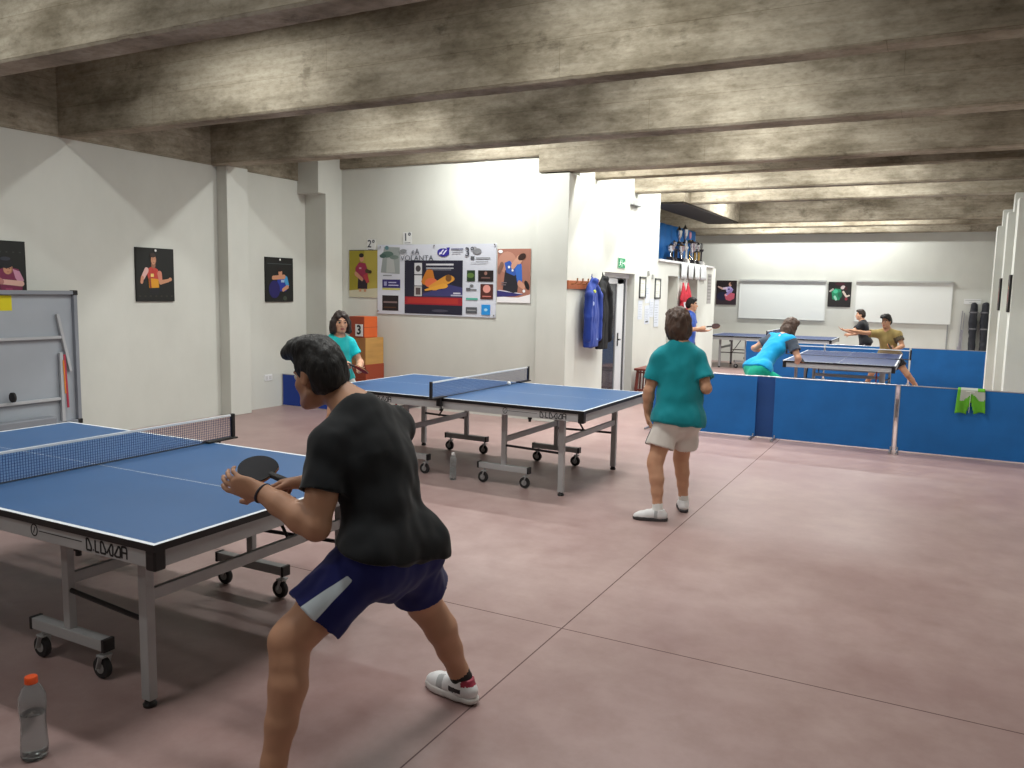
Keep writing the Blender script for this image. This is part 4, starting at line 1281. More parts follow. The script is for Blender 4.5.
def wall_lamp():
    t = empty('emergency_lamp', label='small grey emergency lamp box high on the bright side wall', cat='lamp'); set_frame(t, (XS, 12.0, 3.08), uS, nS)
    mb = MB().add([(-.19, -.05, 0), (.19, -.05, 0), (.19, .06, 0), (-.19, .06, 0), (-.19, -.05, .065), (.19, -.05, .065), (.19, .03, .055), (-.19, .03, .055)], [(0,3,2,1),(4,5,6,7),(0,1,5,4),(1,2,6,5),(2,3,7,6),(3,0,4,7)])
    mb.build('housing', mat('lamp_grey', C(176, 180, 180), .5), t, bevel=.004)
    MB().box((-.17, -.058, .01), (.17, -.05, .06)).build('diffuser', mat('lamp_lens', C(120, 124, 126), .3), t)
wall_lamp()
def coat_rack():
    t = empty('coat_rack', label='brown wooden coat rack board with pegs on the side wall', cat='coat rack'); set_frame(t, (XS, 10.22, 1.80), uS, nS)
    wd = mat('rack_wood', C(158, 92, 58), .5, var=.14, vscale=8, stretch=(6, 1, 1))
    MB().box((-.66, -.055, 0), (.6, .055, .022)).build('board', wd, t, bevel=.004)
    for k in range(7):
        y = -.56 + k * .18
        MB().tube([(y, .01, .02), (y, .012, .07), (y, .04, .1), (y, .085, .105)], [.008, .008, .009, .011], 8).build('peg', mat('peg_brass', C(170, 120, 84), .4, .4), t, smooth=True)
coat_rack()
def jacket(name, label, y, z0, z1, w, m, seed, patches, dep=.16):
    """a coat hanging from one peg: gathered at the peg, folds widening down, two sleeves at the sides"""
    t = empty(name, label=label, cat='jacket'); set_frame(t, (XS + .05, y, z1), uS, nS)
    H = z1 - z0
    F = Field((-w, -H - .1, -.09), (w, .12, .28), .011)
    F.chain([((0, .03, .06), .028), ((0, -.05, .06), .06), ((0, -.16, .06), w * .33), ((0, -H * .5, .065), w * .42), ((0, -H * .8, .065), w * .43)], .05, (0, 0, 1), dep / w)
    F.cap((0, -H * .8, .065), (0, -H - .05, .065), w * .43, w * .43, .03, (0, 0, 1), dep / w, cuts=[((0, -H, 0), (0, -1, 0))])
    for s in (-1, 1):
        F.chain([((s * .03, -.06, .08), .05), ((s * w * .34, -.2, .09), .062), ((s * w * .42, -H * .55, .1), .055), ((s * w * .4, -H * .86, .1), .05)], .02)
    F.ell((0, -.01, .1), (.06, .05, .045), None, .02)
    for k in range(4):
        x = (-.32 + .21 * k) * w
        F.cap((x * .4, -.2, .065 + dep * .5), (x, -H, .065 + dep * .52), .008, .017, .025, op='s')
    P, Q = F.net(); P = wrinkle(P, Q, .010, 9, (1.6, .5, 1), seed)
    ob = net_mesh('coat_body', P, Q, m, t)
    for (x, yy, rx, ry, col) in patches:
        zz = .10
        hit = P[(np.abs(P[:, 0] - x) < .02) & (np.abs(P[:, 1] + yy) < .02)]
        if len(hit): zz = hit[:, 2].max()
        MB().lathe([(0, -.01), (1, -.01), (.95, .006), (0, .009)], (0, 0, 0), 16).build('badge', flat(*col), t).matrix_local = Matrix.Translation((x, -yy, zz)) @ Matrix.Diagonal((rx, ry, 1, 1))
    MB().tube([(0, .09, .055), (-.012, .05, .05), (0, .02, .06), (.012, .05, .05), (0, .09, .055)], .004, 6).build('hanger_loop', m, t)
jacket('hanging_jacket', 'bright blue jacket hanging from the coat rack', 10.14, .98, 1.86, .46, mat('jacket_blue', C(18, 54, 146), .7, sheen=.1), 1., [(-.10, .14, .035, .022, (190, 205, 90)), (-.10, .30, .032, .028, (160, 180, 215)), (.06, .78, .03, .012, (110, 140, 205))])
jacket('hanging_jacket', 'black jacket hanging from the coat rack beside the blue one', 10.53, .93, 1.90, .42, mat('jacket_black', C(17, 17, 21), .8), 4., [(-.08, .30, .02, .02, (150, 165, 185))], .14)

def framed(y, z, w, h, label):
    t = empty('picture_frame', label=label, cat='frame'); set_frame(t, (XS, y, z), uS, nS)
    fm = mat('frame_dark', C(84, 86, 86), .4)
    MB().box((-w / 2, -h / 2, 0), (-w / 2 + .025, h / 2, .02)).box((w / 2 - .025, -h / 2, 0), (w / 2, h / 2, .02)).box((-w / 2, -h / 2, 0), (w / 2, -h / 2 + .025, .02)).box((-w / 2, h / 2 - .025, 0), (w / 2, h / 2, .02)).build('frame', fm, t, bevel=.002)
    art('printed_picture', t, w - .05, h - .05, [((216, 218, 210), rect(0, 0, 1, 1)), ((190, 192, 180), rect(.2, .7, .8, .74)), ((190, 192, 180), rect(.15, .3, .85, .33)), ((190, 192, 180), rect(.15, .2, .7, .23))], z=.008)
framed(12.52, 1.80, .30, .34, 'dark framed certificate right beside the glass door')
framed(13.30, 1.79, .30, .34, 'dark framed certificate beside the second doorway')
for k, (y, z, w, h, rr, lab, mk) in enumerate(((12.80, 1.70, .21, .30, .01, 'white paper sheet pinned between the two certificates, upper one', 0), (12.45, 1.44, .21, .30, -.02, 'white paper sheet pinned below the left certificate', 1), (12.80, 1.36, .26, .30, .03, 'white paper sheet with a dark strip below the pinned sheets', 2), (13.02, 1.47, .21, .30, -.01, 'white paper sheet pinned in the middle under the certificates', 1), (13.28, 1.38, .25, .46, .0, 'long white paper notice under the right certificate', 1))):
    t = empty('pinned_paper', label=lab, cat='paper'); set_frame(t, (XS + .0015 * k, y, z), (0, math.cos(rr), math.sin(rr)), nS)
    MB().box((-w / 2, -h / 2, 0), (w / 2, h / 2, .0015)).build('sheet', mat('sheet_white', C(206, 213, 224), .7), t)
    sh = [((164, 172, 186), rect(.14, .78 - .09 * i, .86 - .1 * (i % 3), .80 - .09 * i)) for i in range(8 if mk else 4)]
    if mk == 2: sh.append(((92, 96, 100), rect(.2, .08, .75, .17)))
    art('printed_lines', t, w, h, sh, z=.002, dz=.00005)
for y, z, lab in ((12.78, 2.03, 'small grey wall hook above the pinned papers'), (13.0, 1.98, 'small pale wall switch above the pinned papers')):
    o = MB().box((0, -.03, -.04), (.03, .03, .04)).build('wall_switch', mat('hook_grey', C(160, 162, 160), .5), bevel=.006, loc=(XS, y, z)); tag(o, lab, 'switch')

def stool():
    t = empty('wooden_stool', (-4.03, 12.42, 0), 0, 'dark red wooden stool at the side wall by the door', 'stool')
    w = mat('stool_wood', C(112, 50, 40), .45, var=.12, vscale=6, stretch=(1, 1, 4))
    MB().box((-.17, -.3, .50), (.17, .3, .535)).build('seat', w, t, bevel=.006)
    for sx in (-1, 1):
        for sy in (-1, 1):
            MB().bar((sx * .15, sy * .27, 0), (sx * .125, sy * .23, .5), .042, .042).build('leg', w, t, bevel=.003)
        for k in (-.08, .08):
            MB().bar((sx * .14, k, .14), (sx * .13, k, .5), .03, .02).build('slat', w, t, bevel=.002)
        MB().bar((sx * .145, -.26, .15), (sx * .145, .26, .15), .03, .025).build('stretcher', w, t, bevel=.002)
    for sy in (-1, 1):
        MB().bar((-.14, sy * .26, .2), (.14, sy * .26, .2), .03, .025).build('stretcher', w, t, bevel=.002)
        MB().bar((-.13, sy * .24, .47), (.13, sy * .24, .47), .05, .02).build('apron', w, t, bevel=.002)
stool()

# second doorway and hatch
struct(MB().box((-4.5, 13.9, 0), (-4.46, 14.5, 2.02)).build('door_2', mat('door_beige', C(196, 190, 178), .6)))
struct(MB().box((-4.5, 15.15, 1.05), (-4.46, 15.85, 2.0)).box((-4.46, 15.15, 1.05), (-4.44, 15.2, 2.0)).box((-4.46, 15.8, 1.05), (-4.44, 15.85, 2.0)).build('window_1', mat('hatch_grey', C(186, 186, 182), .6)))

# hanging red jerseys
def jersey(y, label, col, tint2):
    t = empty('hanging_jersey', label=label, cat='jersey'); set_frame(t, (XS + .01, y, 1.87), uS, nS)
    F = Field((-.26, -.72, -.03), (.26, .1, .14), .011)
    F.chain([((0, .02, .04), .03), ((0, -.2, .045), .10), ((0, -.45, .05), .13)], .05, (0, 0, 1), .35)
    F.cap((0, -.45, .05), (0, -.7, .05), .13, .14, .03, (0, 0, 1), .35, cuts=[((0, -.6, 0), (0, -1, 0))])
    for s in (-1, 1): F.chain([((s * .03, -.04, .05), .03), ((s * .14, -.26, .055), .045)], .02, (0, 0, 1), .6)
    P, Q = F.net(); P = wrinkle(P, Q, .012, 10, (1.6, .5, 1), y)
    net_mesh('cloth', P, Q, [col, tint2], t, lambda c: ((np.abs(c[:, 1] + .38) < .07) & (c[:, 2] > .05) & (np.abs(c[:, 0]) < .06)) * 1)
    MB().tube([(0, .02, .03), (0, .06, .03), (0, .07, 0)], .006, 6).build('hook', CHROME, t)
jersey(14.68, 'red jersey hanging on the side wall, the one nearer the doorway', mat('jersey_red', C(190, 40, 58), .75), mat('jersey_white', C(215, 215, 220), .75))
jersey(14.99, 'red jersey with a blue and white print hanging beside the hatch', mat('jersey_red', C(190, 40, 58), .75), mat('jersey_print', C(120, 180, 220), .75))

# ------------------------------------------------------------------ trophy niche
sh_ = MB()
n = 60; vs_ = []; fs_ = []
for i in range(n + 1):
    for z in (2.29, 2.99):
        y = 13.32 + (16.9 - 13.32) * i / n
        vs_.append((-4.62 + .018 * math.sin(i * .9) * (1 if z < 2.5 else .6), y, z))
for i in range(n): fs_.append((2 * i, 2 * i + 2, 2 * i + 3, 2 * i + 1))
o = sh_.add(vs_, fs_).build('backdrop_sheet', mat('sheet_blue', C(46, 124, 206), .7), smooth=True)
so = o.modifiers.new('cloth', 'SOLIDIFY'); so.thickness = .006
tag(o, 'blue sheet hung behind the trophies in the wall niche', 'sheet')
SIL = mat('trophy_silver', C(200, 200, 205), .22, 1.); GLD = mat('trophy_gold', C(196, 160, 90), .25, 1.); DKB = mat('trophy_base', C(40, 34, 40), .4); BLM = mat('trophy_blue', C(40, 60, 130), .3, .4); PKM = mat('trophy_rose', C(190, 120, 160), .35, .3); MRB = mat('trophy_marble', C(215, 212, 210), .3)
def trophy(y, x, H, kind, label, metal, col):
    t = empty('trophy', (x, y, 2.285), 0, label, 'trophy', None)
    MB().box((-.07, -.07, 0), (.07, .07, .06)).box((-.055, -.055, .06), (.055, .055, .09)).build('base', DKB if kind != 2 else MRB, t, bevel=.004)
    h = H - .09
    if kind == 0:   # cup with two handles
        MB().lathe([(0, .09), (.035, .09), (.02, .11), (.014, .09 + h * .3), (.03, .09 + h * .38), (.07, .09 + h * .5), (.085, .09 + h * .75), (.095, .09 + h * .8), (.088, .09 + h * .8), (.06, .09 + h * .55), (0, .09 + h * .5)], (0, 0, 0), 20).build('cup', metal, t, smooth=True)
        for s in (-1, 1):
            MB().tube([(0, s * .078, .09 + h * .56), (0, s * .125, .09 + h * .62), (0, s * .13, .09 + h * .74), (0, s * .088, .09 + h * .77)], .008, 8).build('handle', metal, t, smooth=True)
        MB().lathe([(0, .09 + h * .8), (.09, .09 + h * .8), (.05, .09 + h * .9), (.012, .09 + h * .93), (.018, .09 + h * .97), (0, .09 + h)], (0, 0, 0), 18).build('lid', col, t, smooth=True)
    elif kind == 1:  # columns and figure
        for a, b in ((-.04, -.04), (.04, .04), (-.04, .04), (.04, -.04)):
            MB().lathe([(0, .09), (.016, .09), (.016, .09 + h * .45), (0, .09 + h * .45)], (a, b, 0), 12).build('column', col, t, smooth=True)
        MB().box((-.06, -.06, .09 + h * .45), (.06, .06, .09 + h * .5)).build('tier', DKB, t, bevel=.003)
        MB().lathe([(0, .09 + h * .5), (.03, .09 + h * .5), (.012, .09 + h * .56), (.05, .09 + h * .68), (.06, .09 + h * .85), (.055, .09 + h * .85), (.03, .09 + h * .7), (0, .09 + h * .66)], (0, 0, 0), 18).build('cup', metal, t, smooth=True)
        MB().lathe([(0, .09 + h * .85), (.058, .09 + h * .85), (.02, .09 + h * .93), (0, .09 + h)], (0, 0, 0), 16).build('lid', metal, t, smooth=True)
    else:           # plate and star on a stem
        MB().lathe([(0, .09), (.04, .09), (.018, .12), (.018, .09 + h * .5), (.045, .09 + h * .56), (.05, .09 + h * .66), (0, .09 + h * .66)], (0, 0, 0), 16).build('stem', col, t, smooth=True)
        MB().lathe([(0, -.008), (.07, -.008), (.075, 0), (.07, .008), (0, .008)], (0, 0, .09 + h * .82), 24, 'x').build('disc', metal, t, smooth=True)
tro = [(14.62, -4.45, .34, 0, SIL, SIL, 'squat silver lidded trophy cup at the near end of the row'), (14.86, -4.46, .42, 1, SIL, DKB, 'silver trophy on four dark columns, second from the near end'), (15.05, -4.38, .36, 0, SIL, GLD, 'short silver cup with golden lid in front of the taller trophies'), (15.20, -4.47, .70, 1, SIL, BLM, 'tall trophy on blue columns, left of the tallest'), (15.45, -4.40, .44, 2, SIL, MRB, 'silver disc trophy on marble among the tall ones'),
       (15.62, -4.48, .76, 1, SIL, SIL, 'tallest all silver trophy in the middle of the row'), (15.82, -4.38, .48, 0, SIL, DKB, 'silver cup with dark lid in front of the rose trophy'), (16.0, -4.48, .68, 2, PKM, GLD, 'rose coloured disc trophy on a tall gold stem'), (16.2, -4.39, .45, 1, SIL, GLD, 'silver trophy on gold columns near the far end'), (16.42, -4.47, .5, 0, SIL, SIL, 'silver cup with handles, second from the far end'), (16.66, -4.42, .46, 2, DKB, DKB, 'dark trophy at the far end of the row')]
for y, x, H, k, me_, c_, lab in tro: trophy(y, x, H, k, lab, me_, c_)
# white sheets hanging under the shelf edge
for k, y in enumerate((14.75, 15.2, 15.65, 16.1)):
    mb = MB(); n = 8; vs = []; fs = []
    for i in range(n + 1):
        for j in range(5):
            yy = y - .2 + .4 * i / n; z = 2.255 - .27 * j / 4
            vs.append((-4.212 + .018 * math.sin(i * 1.3 + k) * j / 4, yy, z))
    for i in range(n):
        for j in range(4): a = i * 5 + j; fs.append((a, a + 1, a + 6, a + 5))
    o = mb.add(vs, fs).build('pennant', mat('pennant_white', C(214, 218, 222), .7), smooth=True)
    so = o.modifiers.new('cloth', 'SOLIDIFY'); so.thickness = .004
    tag(o, ('nearest', 'second', 'third', 'last')[k] + ' of the white pennants hanging under the trophy shelf counted towards the far wall', 'pennant', 'white pennants under the trophy shelf')
t = empty('wall_notice', label='narrow grey notice on the end of the side wall', cat='notice'); set_frame(t, (XS, 16.75, 1.82), uS, nS)
MB().box((-.16, -.3, 0), (.16, .3, .004)).build('sheet', mat('notice_grey', C(150, 148, 146), .7), t)
art('printed_lines', t, .32, .6, [((120, 116, 116), rect(.1, .9 - .11 * i, .9, .94 - .11 * i)) for i in range(8)], z=.0048, dz=.00005)

# ------------------------------------------------------------------ far wall
YF = 21.195
D_ = [((36, 28, 32), rect(.0, .0, 1, 1)), ((52, 40, 48), rect(0, 0, 1, .35)), ((30, 32, 60), ell(.3, .35, .26, .18)), ((176, 166, 214), [(.45, .72), (.7, .76), (.84, .62), (.76, .5), (.5, .52)]), ((196, 90, 110), [(.4, .42), (.62, .52), (.92, .46), (.9, .26), (.7, .16), (.5, .2)]), ((216, 196, 220), limb((.5, .68), (.3, .66), .05, .04)), ((206, 170, 160), limb((.3, .66), (.1, .74), .04, .03)), ((206, 160, 140), ell(.68, .84, .075, .08)), ((60, 40, 36), ell(.74, .88, .06, .06)), ((60, 50, 120), ell(.62, .64, .05, .04)), ((232, 180, 186), ell(.5, .4, .07, .05)), ((150, 130, 190), limb((.75, .6), (.55, .44), .06, .05))]
board('wall_poster', 'dark poster of a player in lilac and red left of the white wall boards', 'poster', (-4.925, YF, 1.765), uB, nB, .52, .62, .012, mat('poster_pale_edge', C(210, 205, 205), .6), D_, hook=False)
E_ = [((32, 30, 30), rect(.0, .0, 1, 1)), ((60, 22, 34), ell(.5, .92, .22, .07)), ((30, 130, 92), [(.15, .6), (.3, .74), (.55, .7), (.6, .5), (.5, .26), (.2, .3)]), ((70, 180, 140), ell(.32, .62, .1, .08)), ((24, 96, 70), ell(.52, .48, .1, .12)), ((205, 190, 190), ell(.63, .78, .1, .07, 20)), ((60, 24, 30), ell(.76, .74, .07, .07)), ((205, 190, 180), limb((.66, .6), (.8, .42), .045, .04)), ((205, 190, 180), limb((.8, .42), (.92, .46), .04, .03)), ((140, 50, 64), ell(.8, .32, .06, .06)), ((150, 200, 180), limb((.3, .4), (.36, .3), .05, .05)), ((170, 160, 155), limb((.2, .7), (.08, .62), .04, .035))]
board('wall_poster', 'dark poster of a player in green between the two white wall boards', 'poster', (-2.2, YF, 1.77), uB, nB, .52, .60, .012, BK, E_, hook=False)
def wboard(x0, x1, label, cord):
    z0, z1 = 1.13, 2.10
    t = empty('wall_board', label=label, cat='board'); set_frame(t, ((x0 + x1) / 2, YF, (z0 + z1) / 2), uB, nB)
    W, H = x1 - x0, z1 - z0
    MB().box((-W / 2, -H / 2, .0), (W / 2, H / 2, .02)).build('panel', mat('board_white', C(232, 236, 234), .4), t)
    a = mat('board_rail', C(190, 192, 190), .5)
    MB().box((-W / 2 - .01, H / 2 - .03, 0), (W / 2 + .01, H / 2 + .015, .06)).build('top_rail', a, t, bevel=.004)
    MB().box((-W / 2 - .01, -H / 2 - .015, 0), (W / 2 + .01, -H / 2 + .006, .03)).build('bottom_rail', a, t, bevel=.003)
    MB().box((-W / 2 - .012, -H / 2, 0), (-W / 2 + .006, H / 2, .028)).box((W / 2 - .006, -H / 2, 0), (W / 2 + .012, H / 2, .028)).build('side_rails', mat('board_pale_rail', C(216, 218, 216), .5), t)
    if cord: MB().box((W / 2 - .05, -H / 2 - .7, 0), (W / 2 - .025, -H / 2, .02)).build('cable_channel', mat('channel_grey', C(150, 152, 152), .5), t)
wboard(-4.58, -2.52, 'white wall board on the far wall above the dark table', False)
wboard(-1.83, .20, 'white wall board on the far wall right of the green player poster', True)
for k, x in enumerate((.66, .88)):
    t = empty('rolled_bundle', (x, 21.08, 0), 0, ('black rolled bundle in the far right corner, the one closer to the wall board', 'black rolled bundle in the far right corner, the one closer to the pilasters')[k], 'bundle')
    F = Field((-.14, -.14, 0), (.14, .14, 1.75), .012)
    F.chain([((0, 0, .1), .085), ((.01, 0, .7), .07), ((-.005, 0, 1.2), .085), ((0, 0, 1.58), .07)], .03)
    P, Q = F.net(); P = wrinkle(P, Q, .012, 12, (1, 1, .6), 3 * k)
    net_mesh('roll', P, Q, mat('bundle_black', C(40, 42, 50), .7), t)
    for z in (.55, 1.05, 1.42):
        MB().lathe([(.083, z - .015), (.092, z - .015), (.092, z + .015), (.083, z + .015)], (0, 0, 0), 18).build('strap', mat('bundle_strap', C(110, 110, 116), .6), t)
    MB().tube([(0, -.0, 0), (0, 0, .12)], .03, 12).build('pole', GREYM, t)
t = empty('leaning_net_post', (.36, 21.08, 0), 0, 'grey folded net stand leaning left of the black bundles', 'stand')
MB().bar((.02, .0, 0), (.08, .07, 1.45), .03, .02).bar((.10, .0, 0), (.12, .07, 1.4), .03, .02).build('pole', mat('post_grey', C(150, 150, 155), .5), t)
F = Field((-.1, -.08, .05), (.16, .12, 1.1), .012)
F.chain([((.03, .02, .12), .05), ((.06, .03, .6), .04), ((.09, .05, 1.0), .025)], .02, (0, 1, 0), .5)
P, Q = F.net(); P = wrinkle(P, Q, .01, 14, (1, 1, .5), 8.)
net_mesh('bundled_net', P, Q, mat('bundle_grey', C(140, 138, 146), .8), t)
o = empty('wall_label', label='small white label strip on the far wall above the bundles', cat='label'); set_frame(o, (.62, YF, 1.66), uB, nB)
MB().box((-.17, -.06, 0), (.17, .06, .003)).build('sheet', PAPER, o)
art('printed_lines', o, .34, .12, [((130, 130, 134), rect(.05, .7, .95, .76)), ((150, 150, 154), rect(.3, .3, .8, .36))], z=.0036, dz=.0001)
# narrow posters on the pilaster faces, seen edge-on
for k, (y, lab) in enumerate(((11.87, 'dark poster on the inner face of the first pilaster of the right wall'), (13.77, 'dark poster on the inner face of the second pilaster of the right wall'))):
    board('wall_poster', lab, 'poster', (.75, y, 1.79), (0, -1, 0), (-1, 0, 0), .27, .46, .025, BK, [((46, 38, 38), rect(.03, .02, .97, .98)), ((130, 60, 60), ell(.5, .4, .2, .18)), (SK, ell(.5, .66, .1, .08)), (HRD, ell(.5, .73, .11, .04))], hook=False)
# ------------------------------------------------------------------ people
SKIN_T = mat('skin_tan', C(178, 134, 108), .5, var=.05, vscale=9, spec=.35)
SKIN_L = mat('skin_light', C(205, 156, 128), .5, var=.05, vscale=9, spec=.35)
SKIN_M = mat('skin_warm', C(190, 144, 116), .5, var=.05, vscale=9, spec=.35)
LIPS = mat('lips', C(168, 96, 86), .5)
HB = mat('hair_black', C(24, 22, 23), .55, var=.2, vscale=30, stretch=(1, 1, .3), bump=.5, bscale=90)
HBR = mat('hair_brown', C(70, 50, 40), .55, var=.3, vscale=30, stretch=(1, 1, .3), bump=.5, bscale=90)
HDB = mat('hair_dark_brown', C(44, 32, 28), .55, var=.25, vscale=30, stretch=(1, 1, .3), bump=.5, bscale=90)
SOCKB = mat('sock_black', C(28, 28, 30), .8); SOCKW = mat('sock_white', C(220, 220, 218), .8)
SOLE = mat('sole_white', C(205, 202, 200), .6); SOLED = mat('sole_dark', C(60, 56, 58), .6); SHW = mat('shoe_white', C(222, 222, 224), .5)
SHB = mat('shoe_black_mark', C(38, 36, 40), .5); SHR = mat('shoe_red_mark', C(150, 40, 64), .5); SHS = mat('shoe_silver_mark', C(170, 172, 174), .4)
def cloth(n, c, sheen=.12, var=.05): return mat(n, C(*c), .85, var=var, vscale=5, spec=.2, sheen=sheen)

def hair_short(front_quiff=True, cut=-.045):
    h = [('u', (0, -.012, .045), (.083, .103, .092), .02), ('u', (0, -.045, .0), (.081, .078, .085), .02), ('u', (0, .01, .105), (.07, .085, .045), .03)]
    if front_quiff: h += [('u', (0, .08, .105), (.068, .055, .042), .04), ('u', (.005, .115, .105), (.052, .03, .028), .03), ('u', (-.005, .03, .122), (.062, .08, .03), .03)]
    h += [('s', (0, .10, -.01), (.10, .085, .098), .015), ('s', (.105, .004, -.028), (.05, .05, .056), .010), ('s', (-.105, .004, -.028), (.05, .05, .056), .010), ('s', (0, -.03, -.125), (.12, .12, .055), .02)]
    return h
def hair_bowl(long=.0, side=1.):
    return [('u', (0, -.012, .045), (.09, .11, .098), .02), ('u', (0, -.05, -.02 - long * .4), (.09 * side, .08, .11 + long * .5), .03), ('u', (.06 * side, -.01, -.02 - long * .4), (.045, .06, .08 + long * .5), .03), ('u', (-.06 * side, -.01, -.02 - long * .4), (.045, .06, .08 + long * .5), .03), ('u', (0, .055, .085), (.075, .055, .045), .03),
            ('s', (0, .115, -.045), (.068, .085, .105), .015)]

def hair_parted():
    return [('u', (0, -.012, .05), (.088, .106, .094), .02), ('u', (0, -.055, -.03), (.095, .07, .11), .03), ('u', (.085, .0, -.03), (.042, .06, .085), .03), ('u', (-.085, .0, -.03), (.042, .06, .085), .03), ('u', (.085, .02, -.09), (.045, .045, .035), .02), ('u', (-.08, .02, -.085), (.045, .045, .035), .02),
            ('s', (0, .115, -.03), (.063, .095, .115), .015)]

# ---- the man in black, crouched at the end of the first table
def stripe(cn, J):
    hip, kn = J['hipL'], J['knL']; ax = nrm(kn - hip)
    od = nrm(np.array([.30, -.93, .18])); od = nrm(od - ax * (od @ ax)); b = np.cross(ax, od)
    r = cn - hip; al = r @ ax; x = r @ b; y = r @ od
    half = .012 + .16 * np.clip(al - .05, 0, 1) * .8
    xc = x + .004 - .12 * (al - .18)
    notch = np.abs(xc) * .9 + (.246 - al)          # swallow-tail at the hem
    d = np.minimum(half - np.abs(xc), np.minimum(al - .05, y - .005))
    return np.minimum(d, notch)
manJ = dict(pel=V3(-1.722, 2.325, .775), waist=V3(-1.752, 2.335, .925), chest=V3(-1.80, 2.35, 1.09), neck=V3(-1.87, 2.365, 1.25), head=V3(-2.04, 2.335, 1.375),
    fp=V3(-.92, -.1, -.34), fc=V3(-.88, .05, -.46), hf=V3(-.97, .12, -.20), hu=V3(-.2, .03, .97),
    shL=V3(-1.87, 2.195, 1.16), elL=V3(-1.835, 2.08, .895), wrL=V3(-2.085, 2.075, .985),
    shR=V3(-1.84, 2.525, 1.175), elR=V3(-1.99, 2.47, .97), wrR=V3(-2.085, 2.305, .972),
    hipL=V3(-1.745, 2.205, .735), knL=V3(-1.885, 2.0, .505), anL=V3(-1.85, 1.87, .09), toeL=V3(-.96, -.28, 0), backL=V3(.9, .1, .1),
    hipR=V3(-1.712, 2.435, .73), knR=V3(-1.75, 2.62, .455), anR=V3(-1.665, 2.775, .095), toeR=V3(-.98, .2, 0), backR=V3(.95, .1, .2),
    handL=dict(d=V3(-.90, -.30, .20), n=V3(-.3, .9, .25), side=1, kw=dict(curls=[(10, 20, 18), (15, 24, 20), (19, 28, 22), (24, 32, 24)], thumb=(.6, .75, .3))),
    handR=dict(d=V3(-.92, -.22, -.12), n=V3(.05, -.35, -.9), side=1, kw=dict(curls=[(22, 25, 15), (62, 72, 45), (66, 74, 48), (68, 76, 50)], thumb=(.75, .35, .35))))
man = build_person('person', 'man in a black T-shirt and navy shorts crouching to play at the nearest table', manJ, 1.0, dict(
    skin=SKIN_T, lips=LIPS, hairmat=HB, sockmat=SOCKB, sock=.035, head=1.03, limb=1.2, hand=1.14, butt=.035, hair=hair_short(), hair_h=.006, hair_amp=.005,
    shirt=dict(mat=cloth('black_jersey', (27, 29, 32)), loose=.018, sleeve=.60, sw=.03, hem=.16, hemn=(.22, .16, 1.), boxy=.012, flare=.0, wr=.011, wscale=9, wax=(1, 1, .8)),
    shorts=dict(mat=stripe_cloth('navy_cloth', (26, 30, 86), (190, 200, 208)), stripe=stripe, loose=.016, len=.67, flare=.028, waist=.5, wr=.011, wscale=11),
    shoe=dict(mat=SHW, sole=SOLE, extra=[SHB, SHR, SHS], marks=[lambda x, y, z: (x > -.03) & (x < .04) & (np.abs(y) > .022) & (z > .035 + .3 * (.04 - x) * .3) & (z < .062), lambda x, y, z: (x < -.03) & (z > .075), lambda x, y, z: (x > .08) & (x < .12) & (np.abs(y) > .018) & (z > .03)])), h=.0065)
# bracelet on the left wrist
def bracelet(body, J, q, m):
    el, wr = J['el' + q], J['wr' + q]; ax = nrm(wr - el); p = wr - ax * .012
    u = nrm(np.cross(ax, V3(0, 0, 1))); v = np.cross(ax, u); base = V3(J['pel'][0], J['pel'][1], 0)
    pts = [tuple(p + (u * math.cos(a) * .0345 + v * math.sin(a) * .0345) - base) for a in [2 * math.pi * k / 24 for k in range(25)]]
    MB().tube(pts, .0045, 8).build('bracelet', m, body, smooth=True)
bracelet(man, manJ, 'L', mat('bracelet_dark', C(50, 50, 60), .5))

# ---- rackets
def racket(label, c, hdir, n, front=(40, 40, 44), back=(170, 40, 40), s=1.):
    """c: centre of the blade, hdir: blade -> handle, n: blade normal"""
    t = empty('table_tennis_racket', label=label, cat='racket')
    hd = Vector(hdir).normalized(); nn = Vector(n); nn = (nn - hd * nn.dot(hd)).normalized()
    set_frame(t, c, hd, nn)
    def disc(z0, z1, k, name, m):
        pts = []
        for i in range(36):
            a = 2 * math.pi * i / 36; x = .081 * k * math.cos(a); y = .0755 * k * math.sin(a)
            if x > .06: x = .06 + (x - .06) * .4
            pts.append((x * s, y * s))
        return MB().prism(pts, z0, z1).build(name, m, t, bevel=.0008)
    disc(-.0032, .0032, 1.0, 'blade', mat('racket_wood', C(178, 138, 92), .5))
    disc(.0034, .0072, .985, 'rubber_sheet', mat('racket_face_%d' % front[0], C(*front), .75, spec=.25))
    disc(-.0072, -.0034, .985, 'rubber_sheet', mat('racket_face_%d' % back[0], C(*back), .75, spec=.25))
    h = MB()
    h.add([(x * s, y * s, z * s) for x, w, th in ((.058, .013, .010), (.085, .0125, .0105), (.13, .0135, .011), (.162, .016, .012)) for y, z in ((-w, -th * .5), (-w * .6, -th), (w * .6, -th), (w, -th * .5), (w, th * .5), (w * .6, th), (-w * .6, th), (-w, th * .5))],
          [tuple(8 * i + k for k in (j, (j + 1) % 8)) + tuple(8 * (i + 1) + k for k in ((j + 1) % 8, j)) for i in range(3) for j in range(8)] + [tuple(range(7, -1, -1)), tuple(range(24, 32))])
    h.build('handle', mat('racket_handle', C(34, 30, 32), .5), t, bevel=.001)
    return t
racket('black faced racket held by the man in the black T-shirt', (-2.305, 2.285, 1.0), V3(.95, .10, -.24), V3(.25, -.38, .89))

